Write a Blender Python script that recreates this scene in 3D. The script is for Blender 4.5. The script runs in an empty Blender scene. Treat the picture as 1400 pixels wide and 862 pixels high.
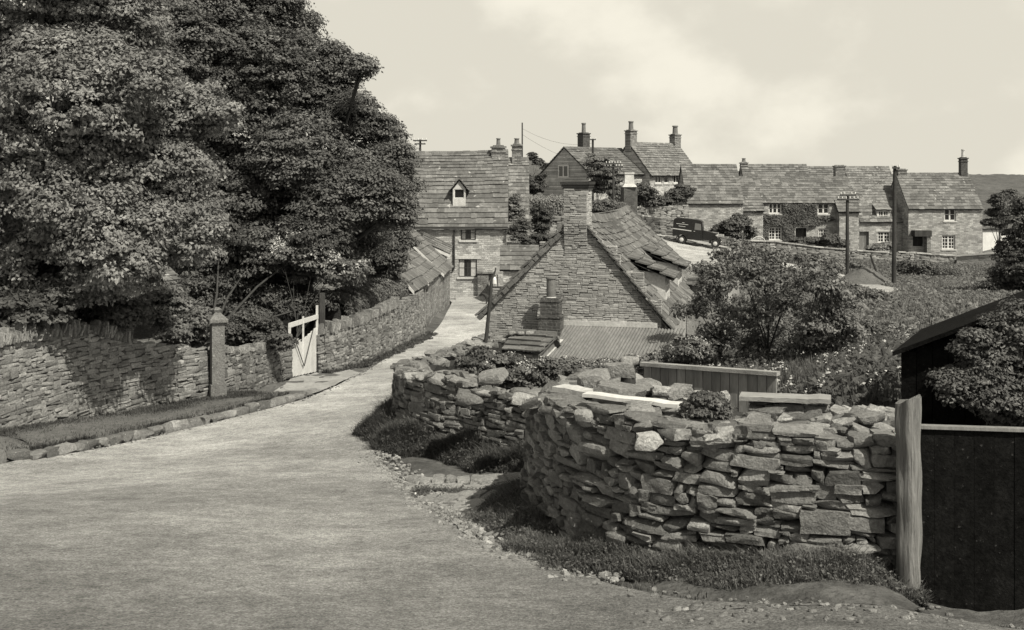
import bpy, math, random
import numpy as np
from mathutils import Vector
random.seed(7); RNG = np.random.default_rng(7)
SC = bpy.context.scene; COL = SC.collection
K = 1500.0; CX = 700.0; HZ = 250.0          # the photograph's focal length, centre and horizon, in its pixels

# ------------------------------------------------------------------ camera, sky, sun, exposure
cd = bpy.data.cameras.new('camera'); cam = bpy.data.objects.new('camera', cd); COL.objects.link(cam)
cam.location = (0, 0, 0); cam.rotation_euler = (math.radians(90), 0, 0)
cd.sensor_width = 36; cd.lens = 36*K/1400; cd.shift_y = -(431-HZ)/1400; cd.clip_start = .1; cd.clip_end = 5000
SC.camera = cam
SUN_ELEV = 51; SUN_AZ = 141                 # azimuth clockwise from +Y (view direction): the sun is on the right, a little behind
SUN_STRENGTH = 5.0; SKY_STRENGTH = 0.1
TINT = (1.0, .952, .815)                    # tone of the old print: given by the light
w = bpy.data.worlds.new('World'); SC.world = w; w.use_nodes = True
nt = w.node_tree; nt.nodes.clear()
def N(t, k, **kw):
    n = t.nodes.new(k)
    for a, b in kw.items(): setattr(n, a, b)
    return n
out = N(nt, 'ShaderNodeOutputWorld'); bg = N(nt, 'ShaderNodeBackground'); bg.inputs[1].default_value = SKY_STRENGTH
sky = N(nt, 'ShaderNodeTexSky', sky_type='NISHITA', sun_disc=False)
sky.sun_elevation = math.radians(SUN_ELEV); sky.sun_rotation = math.radians(SUN_AZ); sky.dust_density = 3
bw = N(nt, 'ShaderNodeRGBToBW'); nt.links.new(sky.outputs[0], bw.inputs[0])
tc = N(nt, 'ShaderNodeTexCoord'); mp = N(nt, 'ShaderNodeMapping'); mp.inputs['Scale'].default_value = (1, 1, 1.5)
mp.inputs['Location'].default_value = (.37, .2, .15)
nt.links.new(tc.outputs['Generated'], mp.inputs[0])
nz = N(nt, 'ShaderNodeTexNoise'); nz.inputs['Scale'].default_value = 4.6; nz.inputs['Detail'].default_value = 9; nz.inputs['Roughness'].default_value = .52
nt.links.new(mp.outputs[0], nz.inputs[0])
rp = N(nt, 'ShaderNodeMapRange'); rp.interpolation_type = 'SMOOTHSTEP'; rp.inputs[1].default_value = .43; rp.inputs[2].default_value = .6
nt.links.new(nz.outputs[0], rp.inputs[0])
sepw = N(nt, 'ShaderNodeSeparateXYZ'); nt.links.new(tc.outputs['Generated'], sepw.inputs[0])
# clear sky thins towards white at the horizon; the zenith stays darker
SKYLOW, CLOUD = 7.2, 8.9
hz = N(nt, 'ShaderNodeMapRange'); hz.inputs[1].default_value = .2; hz.inputs[2].default_value = .36; hz.inputs[3].default_value = 1; hz.inputs[4].default_value = 0
nt.links.new(sepw.outputs[2], hz.inputs[0])
m1 = N(nt, 'ShaderNodeMix', data_type='FLOAT'); nt.links.new(hz.outputs[0], m1.inputs[0]); nt.links.new(bw.outputs[0], m1.inputs[2]); m1.inputs[3].default_value = SKYLOW
cl = N(nt, 'ShaderNodeMath', operation='MULTIPLY'); nt.links.new(rp.outputs[0], cl.inputs[0])
hz2 = N(nt, 'ShaderNodeMapRange'); hz2.inputs[1].default_value = .22; hz2.inputs[2].default_value = .36; hz2.inputs[3].default_value = 1; hz2.inputs[4].default_value = .08
nt.links.new(sepw.outputs[2], hz2.inputs[0]); nt.links.new(hz2.outputs[0], cl.inputs[1])
m2 = N(nt, 'ShaderNodeMix', data_type='FLOAT'); nt.links.new(cl.outputs[0], m2.inputs[0]); nt.links.new(m1.outputs[0], m2.inputs[2]); m2.inputs[3].default_value = CLOUD
vm = N(nt, 'ShaderNodeVectorMath', operation='SCALE'); vm.inputs[0].default_value = TINT; nt.links.new(m2.outputs[0], vm.inputs[3])
nt.links.new(vm.outputs[0], bg.inputs[0]); nt.links.new(bg.outputs[0], out.inputs[0])
sl = bpy.data.lights.new('sun', 'SUN'); so = bpy.data.objects.new('sun', sl); COL.objects.link(so)
sl.energy = SUN_STRENGTH; sl.angle = math.radians(.5); sl.color = TINT
e, a = math.radians(SUN_ELEV), math.radians(SUN_AZ)
sd = Vector((math.sin(a)*math.cos(e), math.cos(a)*math.cos(e), math.sin(e)))
so.rotation_euler = sd.to_track_quat('Z', 'Y').to_euler()
SC.view_settings.view_transform = 'Standard'; SC.view_settings.look = 'None'; SC.view_settings.gamma = 1
SC.view_settings.exposure = 0.05; SC.view_settings.use_curve_mapping = False
SC.cycles.max_bounces = 6; SC.cycles.diffuse_bounces = 3; SC.cycles.transparent_max_bounces = 4

# ------------------------------------------------------------------ materials (a black-and-white world: neutral greys)
MATS = {}
def mat(name, base, noise=((8, .3),), rough=.85, bump=None, spec=.3, transl=0, stretch=None, marks=None):
    """base grey, multiplied by the mesh's own 'tone' attribute and by noises (scale, amplitude)"""
    m = bpy.data.materials.new(name); m.use_nodes = True; t = m.node_tree; t.nodes.clear(); L = t.links.new
    o = N(t, 'ShaderNodeOutputMaterial'); p = N(t, 'ShaderNodeBsdfPrincipled')
    p.inputs['Roughness'].default_value = rough; p.inputs['Specular IOR Level'].default_value = spec
    tcn = N(t, 'ShaderNodeTexCoord'); co = tcn.outputs['Object']
    if stretch:
        mpn = N(t, 'ShaderNodeMapping'); mpn.inputs['Scale'].default_value = stretch; L(co, mpn.inputs[0]); co = mpn.outputs[0]
    at = N(t, 'ShaderNodeAttribute'); at.attribute_name = 'tone'
    v = N(t, 'ShaderNodeMath', operation='MULTIPLY'); L(at.outputs['Fac'], v.inputs[0]); v.inputs[1].default_value = base; cur = v.outputs[0]
    for s, am in noise:
        n = N(t, 'ShaderNodeTexNoise'); n.inputs['Scale'].default_value = s; n.inputs['Detail'].default_value = 4; n.inputs['Roughness'].default_value = .6; L(co, n.inputs[0])
        r = N(t, 'ShaderNodeMapRange'); r.inputs[1].default_value = .28; r.inputs[2].default_value = .72; r.inputs[3].default_value = 1-am; r.inputs[4].default_value = 1+am; L(n.outputs[0], r.inputs[0])
        q = N(t, 'ShaderNodeMath', operation='MULTIPLY'); L(cur, q.inputs[0]); L(r.outputs[0], q.inputs[1]); cur = q.outputs[0]
    if marks:   # lichen / limewash spots: (scale, threshold, grey)
        n = N(t, 'ShaderNodeTexNoise'); n.inputs['Scale'].default_value = marks[0]; n.inputs['Detail'].default_value = 5; L(co, n.inputs[0])
        r = N(t, 'ShaderNodeMapRange'); r.inputs[1].default_value = marks[1]; r.inputs[2].default_value = marks[1]+.06; L(n.outputs[0], r.inputs[0])
        q = N(t, 'ShaderNodeMix', data_type='FLOAT'); L(r.outputs[0], q.inputs[0]); L(cur, q.inputs[2]); q.inputs[3].default_value = marks[2]; cur = q.outputs[0]
    cb = N(t, 'ShaderNodeCombineColor')
    for k in range(3): L(cur, cb.inputs[k])
    L(cb.outputs[0], p.inputs['Base Color'])
    if bump:
        n = N(t, 'ShaderNodeTexNoise'); n.inputs['Scale'].default_value = bump[0]; n.inputs['Detail'].default_value = 6; n.inputs['Roughness'].default_value = .65; L(co, n.inputs[0])
        b = N(t, 'ShaderNodeBump'); b.inputs['Strength'].default_value = 1; b.inputs['Distance'].default_value = bump[1]; L(n.outputs[0], b.inputs['Height']); L(b.outputs[0], p.inputs['Normal'])
    if transl:
        tr = N(t, 'ShaderNodeBsdfTranslucent'); L(cb.outputs[0], tr.inputs[0]); mx = N(t, 'ShaderNodeMixShader'); mx.inputs[0].default_value = transl
        L(p.outputs[0], mx.inputs[1]); L(tr.outputs[0], mx.inputs[2]); L(mx.outputs[0], o.inputs[0])
    else: L(p.outputs[0], o.inputs[0])
    MATS[name] = m; return m
def masonry(name, base, bwid=.32, row=.11, var=.35, mortar=.8, spots=None, angle=0):
    """coursed rubble for far façades: brick texture in wall coordinates, warped"""
    m = bpy.data.materials.new(name); m.use_nodes = True; t = m.node_tree; t.nodes.clear(); L = t.links.new
    o = N(t, 'ShaderNodeOutputMaterial'); p = N(t, 'ShaderNodeBsdfPrincipled'); p.inputs['Roughness'].default_value = .92; p.inputs['Specular IOR Level'].default_value = .2
    tcn = N(t, 'ShaderNodeTexCoord'); s = N(t, 'ShaderNodeSeparateXYZ'); L(tcn.outputs['Object'], s.inputs[0])
    h = N(t, 'ShaderNodeMath', operation='MULTIPLY_ADD'); L(s.outputs[1], h.inputs[0]); h.inputs[1].default_value = .83; L(s.outputs[0], h.inputs[2])
    c = N(t, 'ShaderNodeCombineXYZ'); L(h.outputs[0], c.inputs[0]); L(s.outputs[2], c.inputs[1])
    n = N(t, 'ShaderNodeTexNoise'); n.inputs['Scale'].default_value = 1.3; n.inputs['Detail'].default_value = 3; L(c.outputs[0], n.inputs[0])
    sub = N(t, 'ShaderNodeVectorMath', operation='MULTIPLY_ADD'); L(n.outputs[1], sub.inputs[0]); sub.inputs[1].default_value = (.22, .16, 0); L(c.outputs[0], sub.inputs[2])
    b = N(t, 'ShaderNodeTexBrick'); L(sub.outputs[0], b.inputs[0]); b.inputs['Scale'].default_value = 1
    b.inputs['Color1'].default_value = (base*(1-var),)*3+(1,); b.inputs['Color2'].default_value = (base*(1+var),)*3+(1,); b.inputs['Mortar'].default_value = (base*mortar,)*3+(1,)
    b.inputs['Mortar Size'].default_value = .012; b.inputs['Mortar Smooth'].default_value = .3; b.inputs['Brick Width'].default_value = bwid; b.inputs['Row Height'].default_value = row
    b.inputs['Bias'].default_value = 0
    n2 = N(t, 'ShaderNodeTexNoise'); n2.inputs['Scale'].default_value = .9; n2.inputs['Detail'].default_value = 6; n2.inputs['Roughness'].default_value = .65; L(tcn.outputs['Object'], n2.inputs[0])
    r = N(t, 'ShaderNodeMapRange'); r.inputs[1].default_value = .3; r.inputs[2].default_value = .7; r.inputs[3].default_value = .72; r.inputs[4].default_value = 1.25; L(n2.outputs[0], r.inputs[0])
    n3 = N(t, 'ShaderNodeTexNoise'); n3.inputs['Scale'].default_value = 14; n3.inputs['Detail'].default_value = 5; L(tcn.outputs['Object'], n3.inputs[0])
    r3 = N(t, 'ShaderNodeMapRange'); r3.inputs[1].default_value = .3; r3.inputs[2].default_value = .7; r3.inputs[3].default_value = .75; r3.inputs[4].default_value = 1.25; L(n3.outputs[0], r3.inputs[0])
    mu = N(t, 'ShaderNodeMath', operation='MULTIPLY'); L(r.outputs[0], mu.inputs[0]); L(r3.outputs[0], mu.inputs[1])
    v = N(t, 'ShaderNodeVectorMath', operation='SCALE'); L(b.outputs[0], v.inputs[0]); L(mu.outputs[0], v.inputs[3]); L(v.outputs[0], p.inputs['Base Color'])
    ad = N(t, 'ShaderNodeMath', operation='MULTIPLY_ADD'); L(b.outputs[1], ad.inputs[0]); ad.inputs[1].default_value = -1; L(n3.outputs[0], ad.inputs[2])
    bu = N(t, 'ShaderNodeBump'); bu.inputs['Distance'].default_value = .03; bu.inputs['Strength'].default_value = .9; L(ad.outputs[0], bu.inputs['Height']); L(bu.outputs[0], p.inputs['Normal'])
    L(p.outputs[0], o.inputs[0]); MATS[name] = m; return m
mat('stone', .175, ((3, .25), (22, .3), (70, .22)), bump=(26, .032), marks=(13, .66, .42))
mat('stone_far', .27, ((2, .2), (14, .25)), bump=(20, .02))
mat('gable_stone', .33, ((.7, .25), (9, .2)), bump=(20, .015), marks=(1.1, .66, .5))
mat('core_shade', .035, ((6, .3),), bump=(20, .03))  # wall and hedge cores: earth, blackened to paint shade into the gaps
mat('soil', .12, ((1.3, .25), (9, .3), (50, .3)), bump=(25, .03))
mat('terrain', .10, ((.25, .35), (2, .35), (13, .3)), bump=(6, .08))
mat('road', .35, ((.28, .28), (.9, .26), (3.8, .24), (19, .34), (55, .6)), rough=.95, bump=(45, .03), spec=.15, stretch=(.9, 1.05, 1))
mat('gravel', .36, ((.9, .25), (8, .25), (60, .25)), rough=.95, bump=(50, .03))
mat('leaf', .13, ((.5, .22),), rough=.5, spec=.4, transl=.3)
mat('leaf_bright', .165, ((.5, .25),), rough=.5, spec=.4, transl=.3)
mat('leaf_dark', .10, ((.5, .25),), rough=.55, spec=.35, transl=.25)
mat('flower', .6, ((5, .1),), transl=.3)
mat('bark', .05, ((4, .3), (30, .3)), bump=(25, .03))
mat('grass', .08, ((1.5, .3),), rough=.7, transl=.3)
mat('straw', .16, ((1.5, .3),), rough=.7, transl=.3)
mat('slate', .14, ((.7, .25), (5, .3), (30, .25)), bump=(16, .02), marks=(3.5, .65, .38))
mat('slate_lichen', .16, ((.7, .2), (5, .3), (30, .25)), bump=(16, .02), marks=(5, .6, .3))
mat('slate_dark', .14, ((.7, .25), (5, .3), (30, .25)), bump=(16, .02))
mat('iron_sheet', .17, ((.8, .25), (12, .25)), rough=.6, stretch=(1, .3, 1))
mat('mortar', .5, ((3, .2), (15, .2)), bump=(20, .01))
mat('white_paint', .62, ((2, .12), (14, .12)), rough=.6)
mat('grey_wood', .2, ((2, .2), (14, .3)), bump=(30, .01), stretch=(1, 1, .2))
mat('weathered_post', .2, ((3, .25), (22, .4)), bump=(26, .03), stretch=(2.2, 2.2, .16))
mat('plank', .3, ((3, .25), (22, .25)), bump=(40, .006), stretch=(.3, 2, 2))
mat('dark_wood', .045, ((3, .4), (25, .4)), bump=(40, .006), stretch=(1, 1, .3))
mat('tarred', .008, ((1.6, .4), (14, .5), (45, .4)), rough=.9, bump=(30, .012), spec=.06, marks=(30, .67, .045))
mat('iron', .04, ((8, .2),), rough=.6)
mat('glass', .02, ((2, .1),), rough=.08, spec=.6)
mat('curtain', .45, ((9, .2),))
mat('pot', .16, ((6, .2),), bump=(20, .01))
mat('van_paint', .012, ((3, .2),), rough=.25, spec=.6)
mat('van_trim', .5, ((3, .1),), rough=.5)
mat('rubber', .03, ((5, .1),))
mat('metal', .5, ((3, .1),), rough=.3)
mat('fur', .04, ((20, .3),)); mat('porcelain', .7, ((3, .05),), rough=.3); mat('cloth', .7, ((8, .12),), transl=.2)
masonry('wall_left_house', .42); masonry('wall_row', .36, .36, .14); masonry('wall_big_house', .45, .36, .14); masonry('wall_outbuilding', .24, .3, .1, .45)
masonry('brick_stack', .09, .24, .085, .3, 1.6); masonry('chimney_stone', .24, .34, .11, .4, .5)
masonry('field_wall', .2, .34, .12, .5, .35)

# ------------------------------------------------------------------ mesh building
class MB:
    def __init__(s): s.v = []; s.q = []; s.t = []; s.tone = []; s.n = 0
    def add(s, V, F, tone=1.0):
        V = np.asarray(V, float).reshape(-1, 3); F = np.asarray(F, int)
        (s.q if F.shape[1] == 4 else s.t).append(F+s.n); s.v.append(V)
        s.tone.append(np.broadcast_to(np.asarray(tone, float), (len(V),)).copy()); s.n += len(V)
    def poly(s, pts, tone=1.0):
        n = len(pts); base = s.n; c = np.mean(np.asarray(pts, float), axis=0)
        if n == 4: s.add(pts, [[0, 1, 2, 3]], tone)
        elif n == 3: s.add(pts, [[0, 1, 2]], tone)
        else: s.add(list(pts)+[c], [[i, (i+1) % n, n] for i in range(n)], tone)
    def box(s, o, ax, ay, az, tone=1.0):
        """box from corner o with edge vectors"""
        o, ax, ay, az = [np.asarray(k, float) for k in (o, ax, ay, az)]
        V = [o, o+ax, o+ax+ay, o+ay, o+az, o+ax+az, o+ax+ay+az, o+ay+az]
        s.add(V, [[0, 3, 2, 1], [4, 5, 6, 7], [0, 1, 5, 4], [1, 2, 6, 5], [2, 3, 7, 6], [3, 0, 4, 7]], tone)
    def cbox(s, c, sx, sy, sz, rz=0, tone=1.0):
        u = np.array([math.cos(rz), math.sin(rz), 0]); v = np.array([-u[1], u[0], 0]); z = np.array([0, 0, 1.])
        s.box(np.asarray(c, float)-u*sx/2-v*sy/2, u*sx, v*sy, z*sz, tone)
    def tube(s, pts, rads, n=8, tone=1.0, cap=True):
        pts = [np.asarray(p, float) for p in pts]; R = []
        for i, p in enumerate(pts):
            d = pts[min(i+1, len(pts)-1)]-pts[max(i-1, 0)]; d = d/(np.linalg.norm(d)+1e-9)
            a = np.cross(d, [0, 0, 1.] if abs(d[2]) < .9 else [1., 0, 0]); a /= np.linalg.norm(a); b = np.cross(d, a)
            th = np.arange(n)*2*math.pi/n
            R.append(p+rads[i]*(np.cos(th)[:, None]*a+np.sin(th)[:, None]*b))
        V = np.concatenate(R); F = []
        for i in range(len(pts)-1):
            for k in range(n): F.append([i*n+k, i*n+(k+1) % n, (i+1)*n+(k+1) % n, (i+1)*n+k])
        s.add(V, F, tone)
        if cap:
            s.poly(list(R[0][::-1]), tone); s.poly(list(R[-1]), tone)
    def build(s, name, m, parent=None, smooth=False, sharp=None):
        me = bpy.data.meshes.new(name); V = np.concatenate(s.v) if s.v else np.zeros((0, 3))
        if parent is not None:
            off = np.zeros(3); p = parent
            while p is not None: off += np.array(p.location); p = p.parent
            V = V-off
        q = np.concatenate(s.q) if s.q else np.zeros((0, 4), int); t = np.concatenate(s.t) if s.t else np.zeros((0, 3), int)
        me.vertices.add(len(V)); me.vertices.foreach_set('co', V.astype(np.float32).ravel())
        nl = q.size+t.size; me.loops.add(nl); me.polygons.add(len(q)+len(t))
        me.loops.foreach_set('vertex_index', np.concatenate([q.ravel(), t.ravel()]).astype(np.int32))
        ls = np.concatenate([np.arange(len(q))*4, len(q)*4+np.arange(len(t))*3]).astype(np.int32)
        me.polygons.foreach_set('loop_start', ls)
        me.polygons.foreach_set('use_smooth', np.full(len(ls), smooth))
        me.update(calc_edges=True)
        if smooth and (sharp or name in ('stonework', 'cap_stones', 'loose_stone', 'coping', 'kerb', 'stone_heap', 'rock_ledge')): me.set_sharp_from_angle(angle=math.radians(sharp or 24))
        at = me.attributes.new('tone', 'FLOAT', 'POINT'); at.data.foreach_set('value', np.concatenate(s.tone).astype(np.float32))
        me.materials.append(MATS[m] if isinstance(m, str) else m)
        o = bpy.data.objects.new(name, me); COL.objects.link(o); o.parent = parent
        return o
def tag(o, label=None, cat=None, group=None, kind=None):
    for k, v in (('label', label), ('category', cat), ('group', group), ('kind', kind)):
        if v: o[k] = v
    return o
def thing(name, label, cat, loc, group=None):
    o = bpy.data.objects.new(name, None); COL.objects.link(o); o.location = loc; o.empty_display_size = .3
    return tag(o, label, cat, group)
def P(px, py, D): return np.array([(px-CX)/K*D, D, (HZ-py)/K*D])

# ------------------------------------------------------------------ terrain height: thin plate through measured points
CP = [(0, 862, 7.9), (700, 862, 8.0), (1400, 862, 7.9), (0, 700, 13.2), (350, 700, 13.4), (620, 700, 13.4), (300, 640, 18), (5, 635, 19), (500, 600, 20.5),
      (200, 601, 22.3), (300, 578, 24), (400, 550, 26.5), (500, 545, 26.8), (480, 518, 30.5), (560, 470, 43), (640, 430, 54), (640, 408, 64),
      (0, 605, 20.5), (288, 553, 26.5), (405, 518, 31.2), (440, 512, 33.5), (582, 458, 47), (612, 418, 60),
      (1215, 795, 9.3), (1000, 780, 9.7), (760, 738, 11.4), (715, 695, 12.7), (1300, 838, 9.1), (1400, 843, 9.0), (1400, 862, 8.5), (1240, 814, 9.3), (1300, 800, 9.9), (640, 628, 18.5), (530, 587, 20.8), (745, 640, 17.6),
      (668, 500, 30), (900, 505, 29), (1080, 560, 15.5), (1250, 580, 13.5), (1100, 505, 25), (1200, 450, 35), (1250, 420, 46), (1222, 390, 70), (1158, 383, 75), (1370, 390, 70),
      (1500, 430, 40), (1300, 347, 102), (1050, 332, 102), (950, 340, 88), (905, 326, 91), (1010, 352, 84), (940, 366, 75), (870, 290, 112), (760, 318, 100), (700, 396, 68), (800, 380, 72),
      (560, 395, 70), (1370, 243.5, 225), (1100, 240, 230), (720, 226, 190), (900, 236, 200), (300, 200, 200), (1900, 240, 240), (1500, 300, 120),
      (0, 490, 30), (250, 440, 38), (-300, 480, 30), (400, 380, 60), (100, 330, 90), (-600, 600, 20), (700, 248, 700), (1800, 248, 700), (-400, 248, 700)]
def warp(x, y): return np.stack([x/(y+10)*3, np.log(y+10)*1.6], -1)
_p = np.array([P(*c) for c in CP]+[np.array([-6, 0, -2.2]), np.array([6, 0, -2.2]), np.array([-8, -6, -1.9]), np.array([8, -6, -1.9])])
_w = warp(_p[:, 0], _p[:, 1])
def _k(r2): return .5*r2*np.log(r2+1e-9)
_n = len(_p); _A = np.zeros((_n+3, _n+3)); _A[:_n, :_n] = _k(((_w[:, None]-_w[None])**2).sum(-1))+np.eye(_n)*2e-4
_A[:_n, _n] = 1; _A[:_n, _n+1:] = _w; _A[_n:, :_n] = _A[:_n, _n:].T
_c = np.linalg.solve(_A, np.concatenate([_p[:, 2], [0, 0, 0]]))
def ground(x, y):
    x = np.asarray(x, float); y = np.asarray(y, float); sh = x.shape; ww = warp(x.ravel(), y.ravel()); res = np.empty(len(ww))
    for i in range(0, len(ww), 20000):
        q = ww[i:i+20000]; res[i:i+20000] = _k(((q[:, None]-_w[None])**2).sum(-1))@_c[:_n]+_c[_n]+q@_c[_n+1:]
    return res.reshape(sh) if sh else float(res[0])
def hit(px, py, lo=4, hi=260):
    """where the ray through a photograph point meets the ground"""
    D = np.exp(np.linspace(math.log(lo), math.log(hi), 700)); z = (HZ-py)/K*D; g = ground((px-CX)/K*D, D); b = np.nonzero(z <= g)[0]
    i = b[0] if len(b) else len(D)-1
    d = D[i]; return np.array([(px-CX)/K*d, d, g[i]])
def G(px, py): return hit(px, py)
def inpoly(x, y, poly):
    r = np.zeros(np.shape(x), bool); n = len(poly)
    for i in range(n):
        x0, y0 = poly[i]; x1, y1 = poly[(i+1) % n]
        c = ((y0 > y) != (y1 > y)) & (x < (x1-x0)*(y-y0)/((y1-y0) or 1e-9)+x0); r ^= c
    return r
def smooth_line(pts, n):
    """Catmull-Rom through 2-D/3-D points, n samples evenly by length"""
    p = np.asarray(pts, float); p = np.vstack([2*p[0]-p[1], p, 2*p[-1]-p[-2]]); o = []
    for i in range(1, len(p)-2):
        t = np.linspace(0, 1, 24, endpoint=False)[:, None]
        o.append(.5*((2*p[i])+(-p[i-1]+p[i+1])*t+(2*p[i-1]-5*p[i]+4*p[i+1]-p[i+2])*t*t+(-p[i-1]+3*p[i]-3*p[i+1]+p[i+2])*t**3))
    o = np.vstack(o+[p[-2:-1]]); d = np.concatenate([[0], np.cumsum(np.linalg.norm(np.diff(o, axis=0), axis=1))]); s = np.linspace(0, d[-1], n)
    return np.stack([np.interp(s, d, o[:, k]) for k in range(o.shape[1])], -1)
# road edges: the first lane, then the stretch that climbs past the van
LE = [(-9.5, -7), (-9.3, 2), (-9.6, 12)]+[tuple(G(*q)[:2]) for q in [(0, 638), (100, 622), (200, 601), (300, 578), (400, 552), (440, 538), (476, 520), (520, 496), (560, 475), (585, 461), (606, 438), (618, 414)]]
RE = [(9.5, -7), (9, 2), (6, 7.6)]+[tuple(G(*q)[:2]) for q in [(1250, 843), (1000, 828), (850, 806), (740, 772), (660, 742), (600, 702), (545, 655), (515, 625), (504, 595), (522, 556), (560, 528), (625, 502), (655, 470), (676, 432), (690, 410)]]
LEs = smooth_line(LE, 160); REs = smooth_line(RE, 160)
def resample_by_y(A, ys):  # both sides at matching fractions works well enough for a lane
    return A
L2 = [G(*q)[:2] for q in [(600, 398), (680, 390)]]+[np.array([1.0, 70.]), np.array([6., 80.])]+[G(*q)[:2] for q in [(850, 321), (900, 325), (940, 332), (985, 341), (1010, 348), (1060, 357), (1110, 367), (1160, 378), (1230, 396)]]
R2 = [G(*q)[:2] for q in [(640, 430), (700, 412)]]+[np.array([6.0, 66.]), np.array([9.5, 70.])]+[G(*q)[:2] for q in [(900, 374), (935, 368), (975, 364), (998, 360), (1012, 357), (1058, 364), (1106, 374), (1150, 385), (1215, 403)]]
L2s = smooth_line(L2, 120); R2s = smooth_line(R2, 120)
POLY1 = list(map(tuple, LEs))+list(map(tuple, REs[::-1])); POLY2 = list(map(tuple, L2s))+list(map(tuple, R2s[::-1]))
# path between the two right-hand walls
PT = [G(*q)[:2] for q in [(548, 660), (560, 652), (640, 656), (716, 648), (760, 640)]]; PB = [G(*q)[:2] for q in [(600, 706), (640, 735), (665, 722), (716, 705), (765, 690)]]
PTs = smooth_line(PT, 24); PBs = smooth_line(PB, 24); POLY3 = list(map(tuple, PTs))+list(map(tuple, PBs[::-1]))
def strip(name, A, B, dz, m, nx=24, rough=0.0):
    f = np.linspace(0, 1, nx); X = A[:, None]*(1-f)[None, :, None]+B[:, None]*f[None, :, None]; z = ground(X[..., 0], X[..., 1])+dz
    if rough: z = z+RNG.normal(0, rough, z.shape)
    # crown falls away at the edges so that the sheet meets the verge
    n, k = z.shape; V = np.concatenate([X, z[..., None]], -1).reshape(-1, 3); i, j = np.meshgrid(np.arange(n-1), np.arange(k-1), indexing='ij'); b = (i*k+j).ravel()
    tn = np.interp(V[:, 1], [6, 10, 18, 28, 45, 70], [.5, .66, 1.0, 1.15, 1.2, 1.2]) if name == 'road' else (1.05 if name == 'upper_road' else 1.0)   # road tone: darker near the corner, paler up the lane
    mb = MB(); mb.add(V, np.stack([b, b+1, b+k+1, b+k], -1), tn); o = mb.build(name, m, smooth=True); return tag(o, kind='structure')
# terrain grid, fine near, sinking a hand under the roads
vs = np.exp(np.linspace(math.log(3), math.log(1500), 430))-10; us = np.linspace(-1.5, 1.5, 420)
YY, UU = np.meshgrid(vs, us, indexing='ij'); XX = UU*(YY+10); ZZ = ground(XX, YY)
far = YY > 320; ZZ = np.where(far, ZZ.clip(-20, 2), ZZ)
NOI = RNG.normal(0, 1, ZZ.shape)*np.clip((YY-5)*.0009, .008, .15); INS = np.zeros(ZZ.shape, bool)
for po in (POLY1, POLY2, POLY3): INS |= inpoly(XX, YY, po)
for ax_ in (0, 1):
    for sh_ in (-1, 1): INS |= np.roll(INS, sh_, ax_)
ZZ = np.where(INS, ZZ-.03-.0012*np.clip(YY, 0, 100), ZZ+NOI)
n, k = ZZ.shape; i, j = np.meshgrid(np.arange(n-1), np.arange(k-1), indexing='ij'); b = (i*k+j).ravel()
mb = MB(); mb.add(np.stack([XX, YY, ZZ], -1).reshape(-1, 3), np.stack([b, b+1, b+k+1, b+k], -1))
tag(mb.build('ground', 'terrain', smooth=True), kind='structure')
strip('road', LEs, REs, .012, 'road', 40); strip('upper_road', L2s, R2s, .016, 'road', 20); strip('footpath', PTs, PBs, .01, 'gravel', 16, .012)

# ------------------------------------------------------------------ stones
def cube_template(k):
    pts = {}; F = []
    def idx(p):
        p = tuple(np.round(p, 5)); 
        if p not in pts: pts[p] = len(pts)
        return pts[p]
    g = np.linspace(-1, 1, k+1)
    for ax in range(3):
        for sg in (-1, 1):
            u, v = [(1, 2), (2, 0), (0, 1)][ax]
            for a_ in range(k):
                for b_ in range(k):
                    c = []
                    for (da, db) in ((0, 0), (1, 0), (1, 1), (0, 1)):
                        p = np.zeros(3); p[ax] = sg; p[u] = g[a_+da]; p[v] = g[b_+db]; c.append(idx(p))
                    F.append(c if sg > 0 else c[::-1])
    return np.array(list(pts.keys())), np.array(F)
TPL = {k: cube_template(k) for k in (2, 3, 5)}
def stones(mb, C, AX, H, k=3, rnd=.3, jit=.12, chop=2, tone=(.65, 1.35)):
    """C centres (n,3); AX (n,3,3) rows = axes; H half sizes (n,3)"""
    C = np.asarray(C, float); AX = np.asarray(AX, float); H = np.asarray(H, float); n = len(C)
    if not n: return
    T, F = TPL[k]; T = T*(.85+.15*np.abs(T).min(axis=1, keepdims=True)) if False else T
    S = T/np.linalg.norm(T, axis=1, keepdims=True)*1.2
    r = RNG.uniform(rnd*.6, rnd*1.4, (n, 1, 1)); p = T[None]*(1-r)+S[None]*r
    for f in (1.7, 3.7):
        A = RNG.normal(0, f, (n, 3, 3)); ph = RNG.uniform(0, 6.3, (n, 1, 3)); p = p+jit/f*1.6*np.sin(np.einsum('vj,njk->nvk', T, A)+ph)
    for _ in range(chop):
        d = RNG.normal(0, 1, (n, 3)); d /= np.linalg.norm(d, axis=1, keepdims=True); o = RNG.uniform(.78, 1.15, n)
        ex = np.maximum(np.einsum('nvj,nj->nv', p, d)-o[:, None], 0); p = p-ex[..., None]*d[:, None]
    p = p*H[:, None]
    V = C[:, None]+np.einsum('nvj,njk->nvk', p, AX)
    tn = RNG.uniform(tone[0], tone[1], n); tn = np.where(RNG.random(n) < .06, tn*1.35, tn)
    nv = len(T); FF = (F[None]+(np.arange(n)*nv)[:, None, None]).reshape(-1, 4)
    mb.add(V.reshape(-1, 3), FF, np.repeat(tn, nv))
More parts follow.
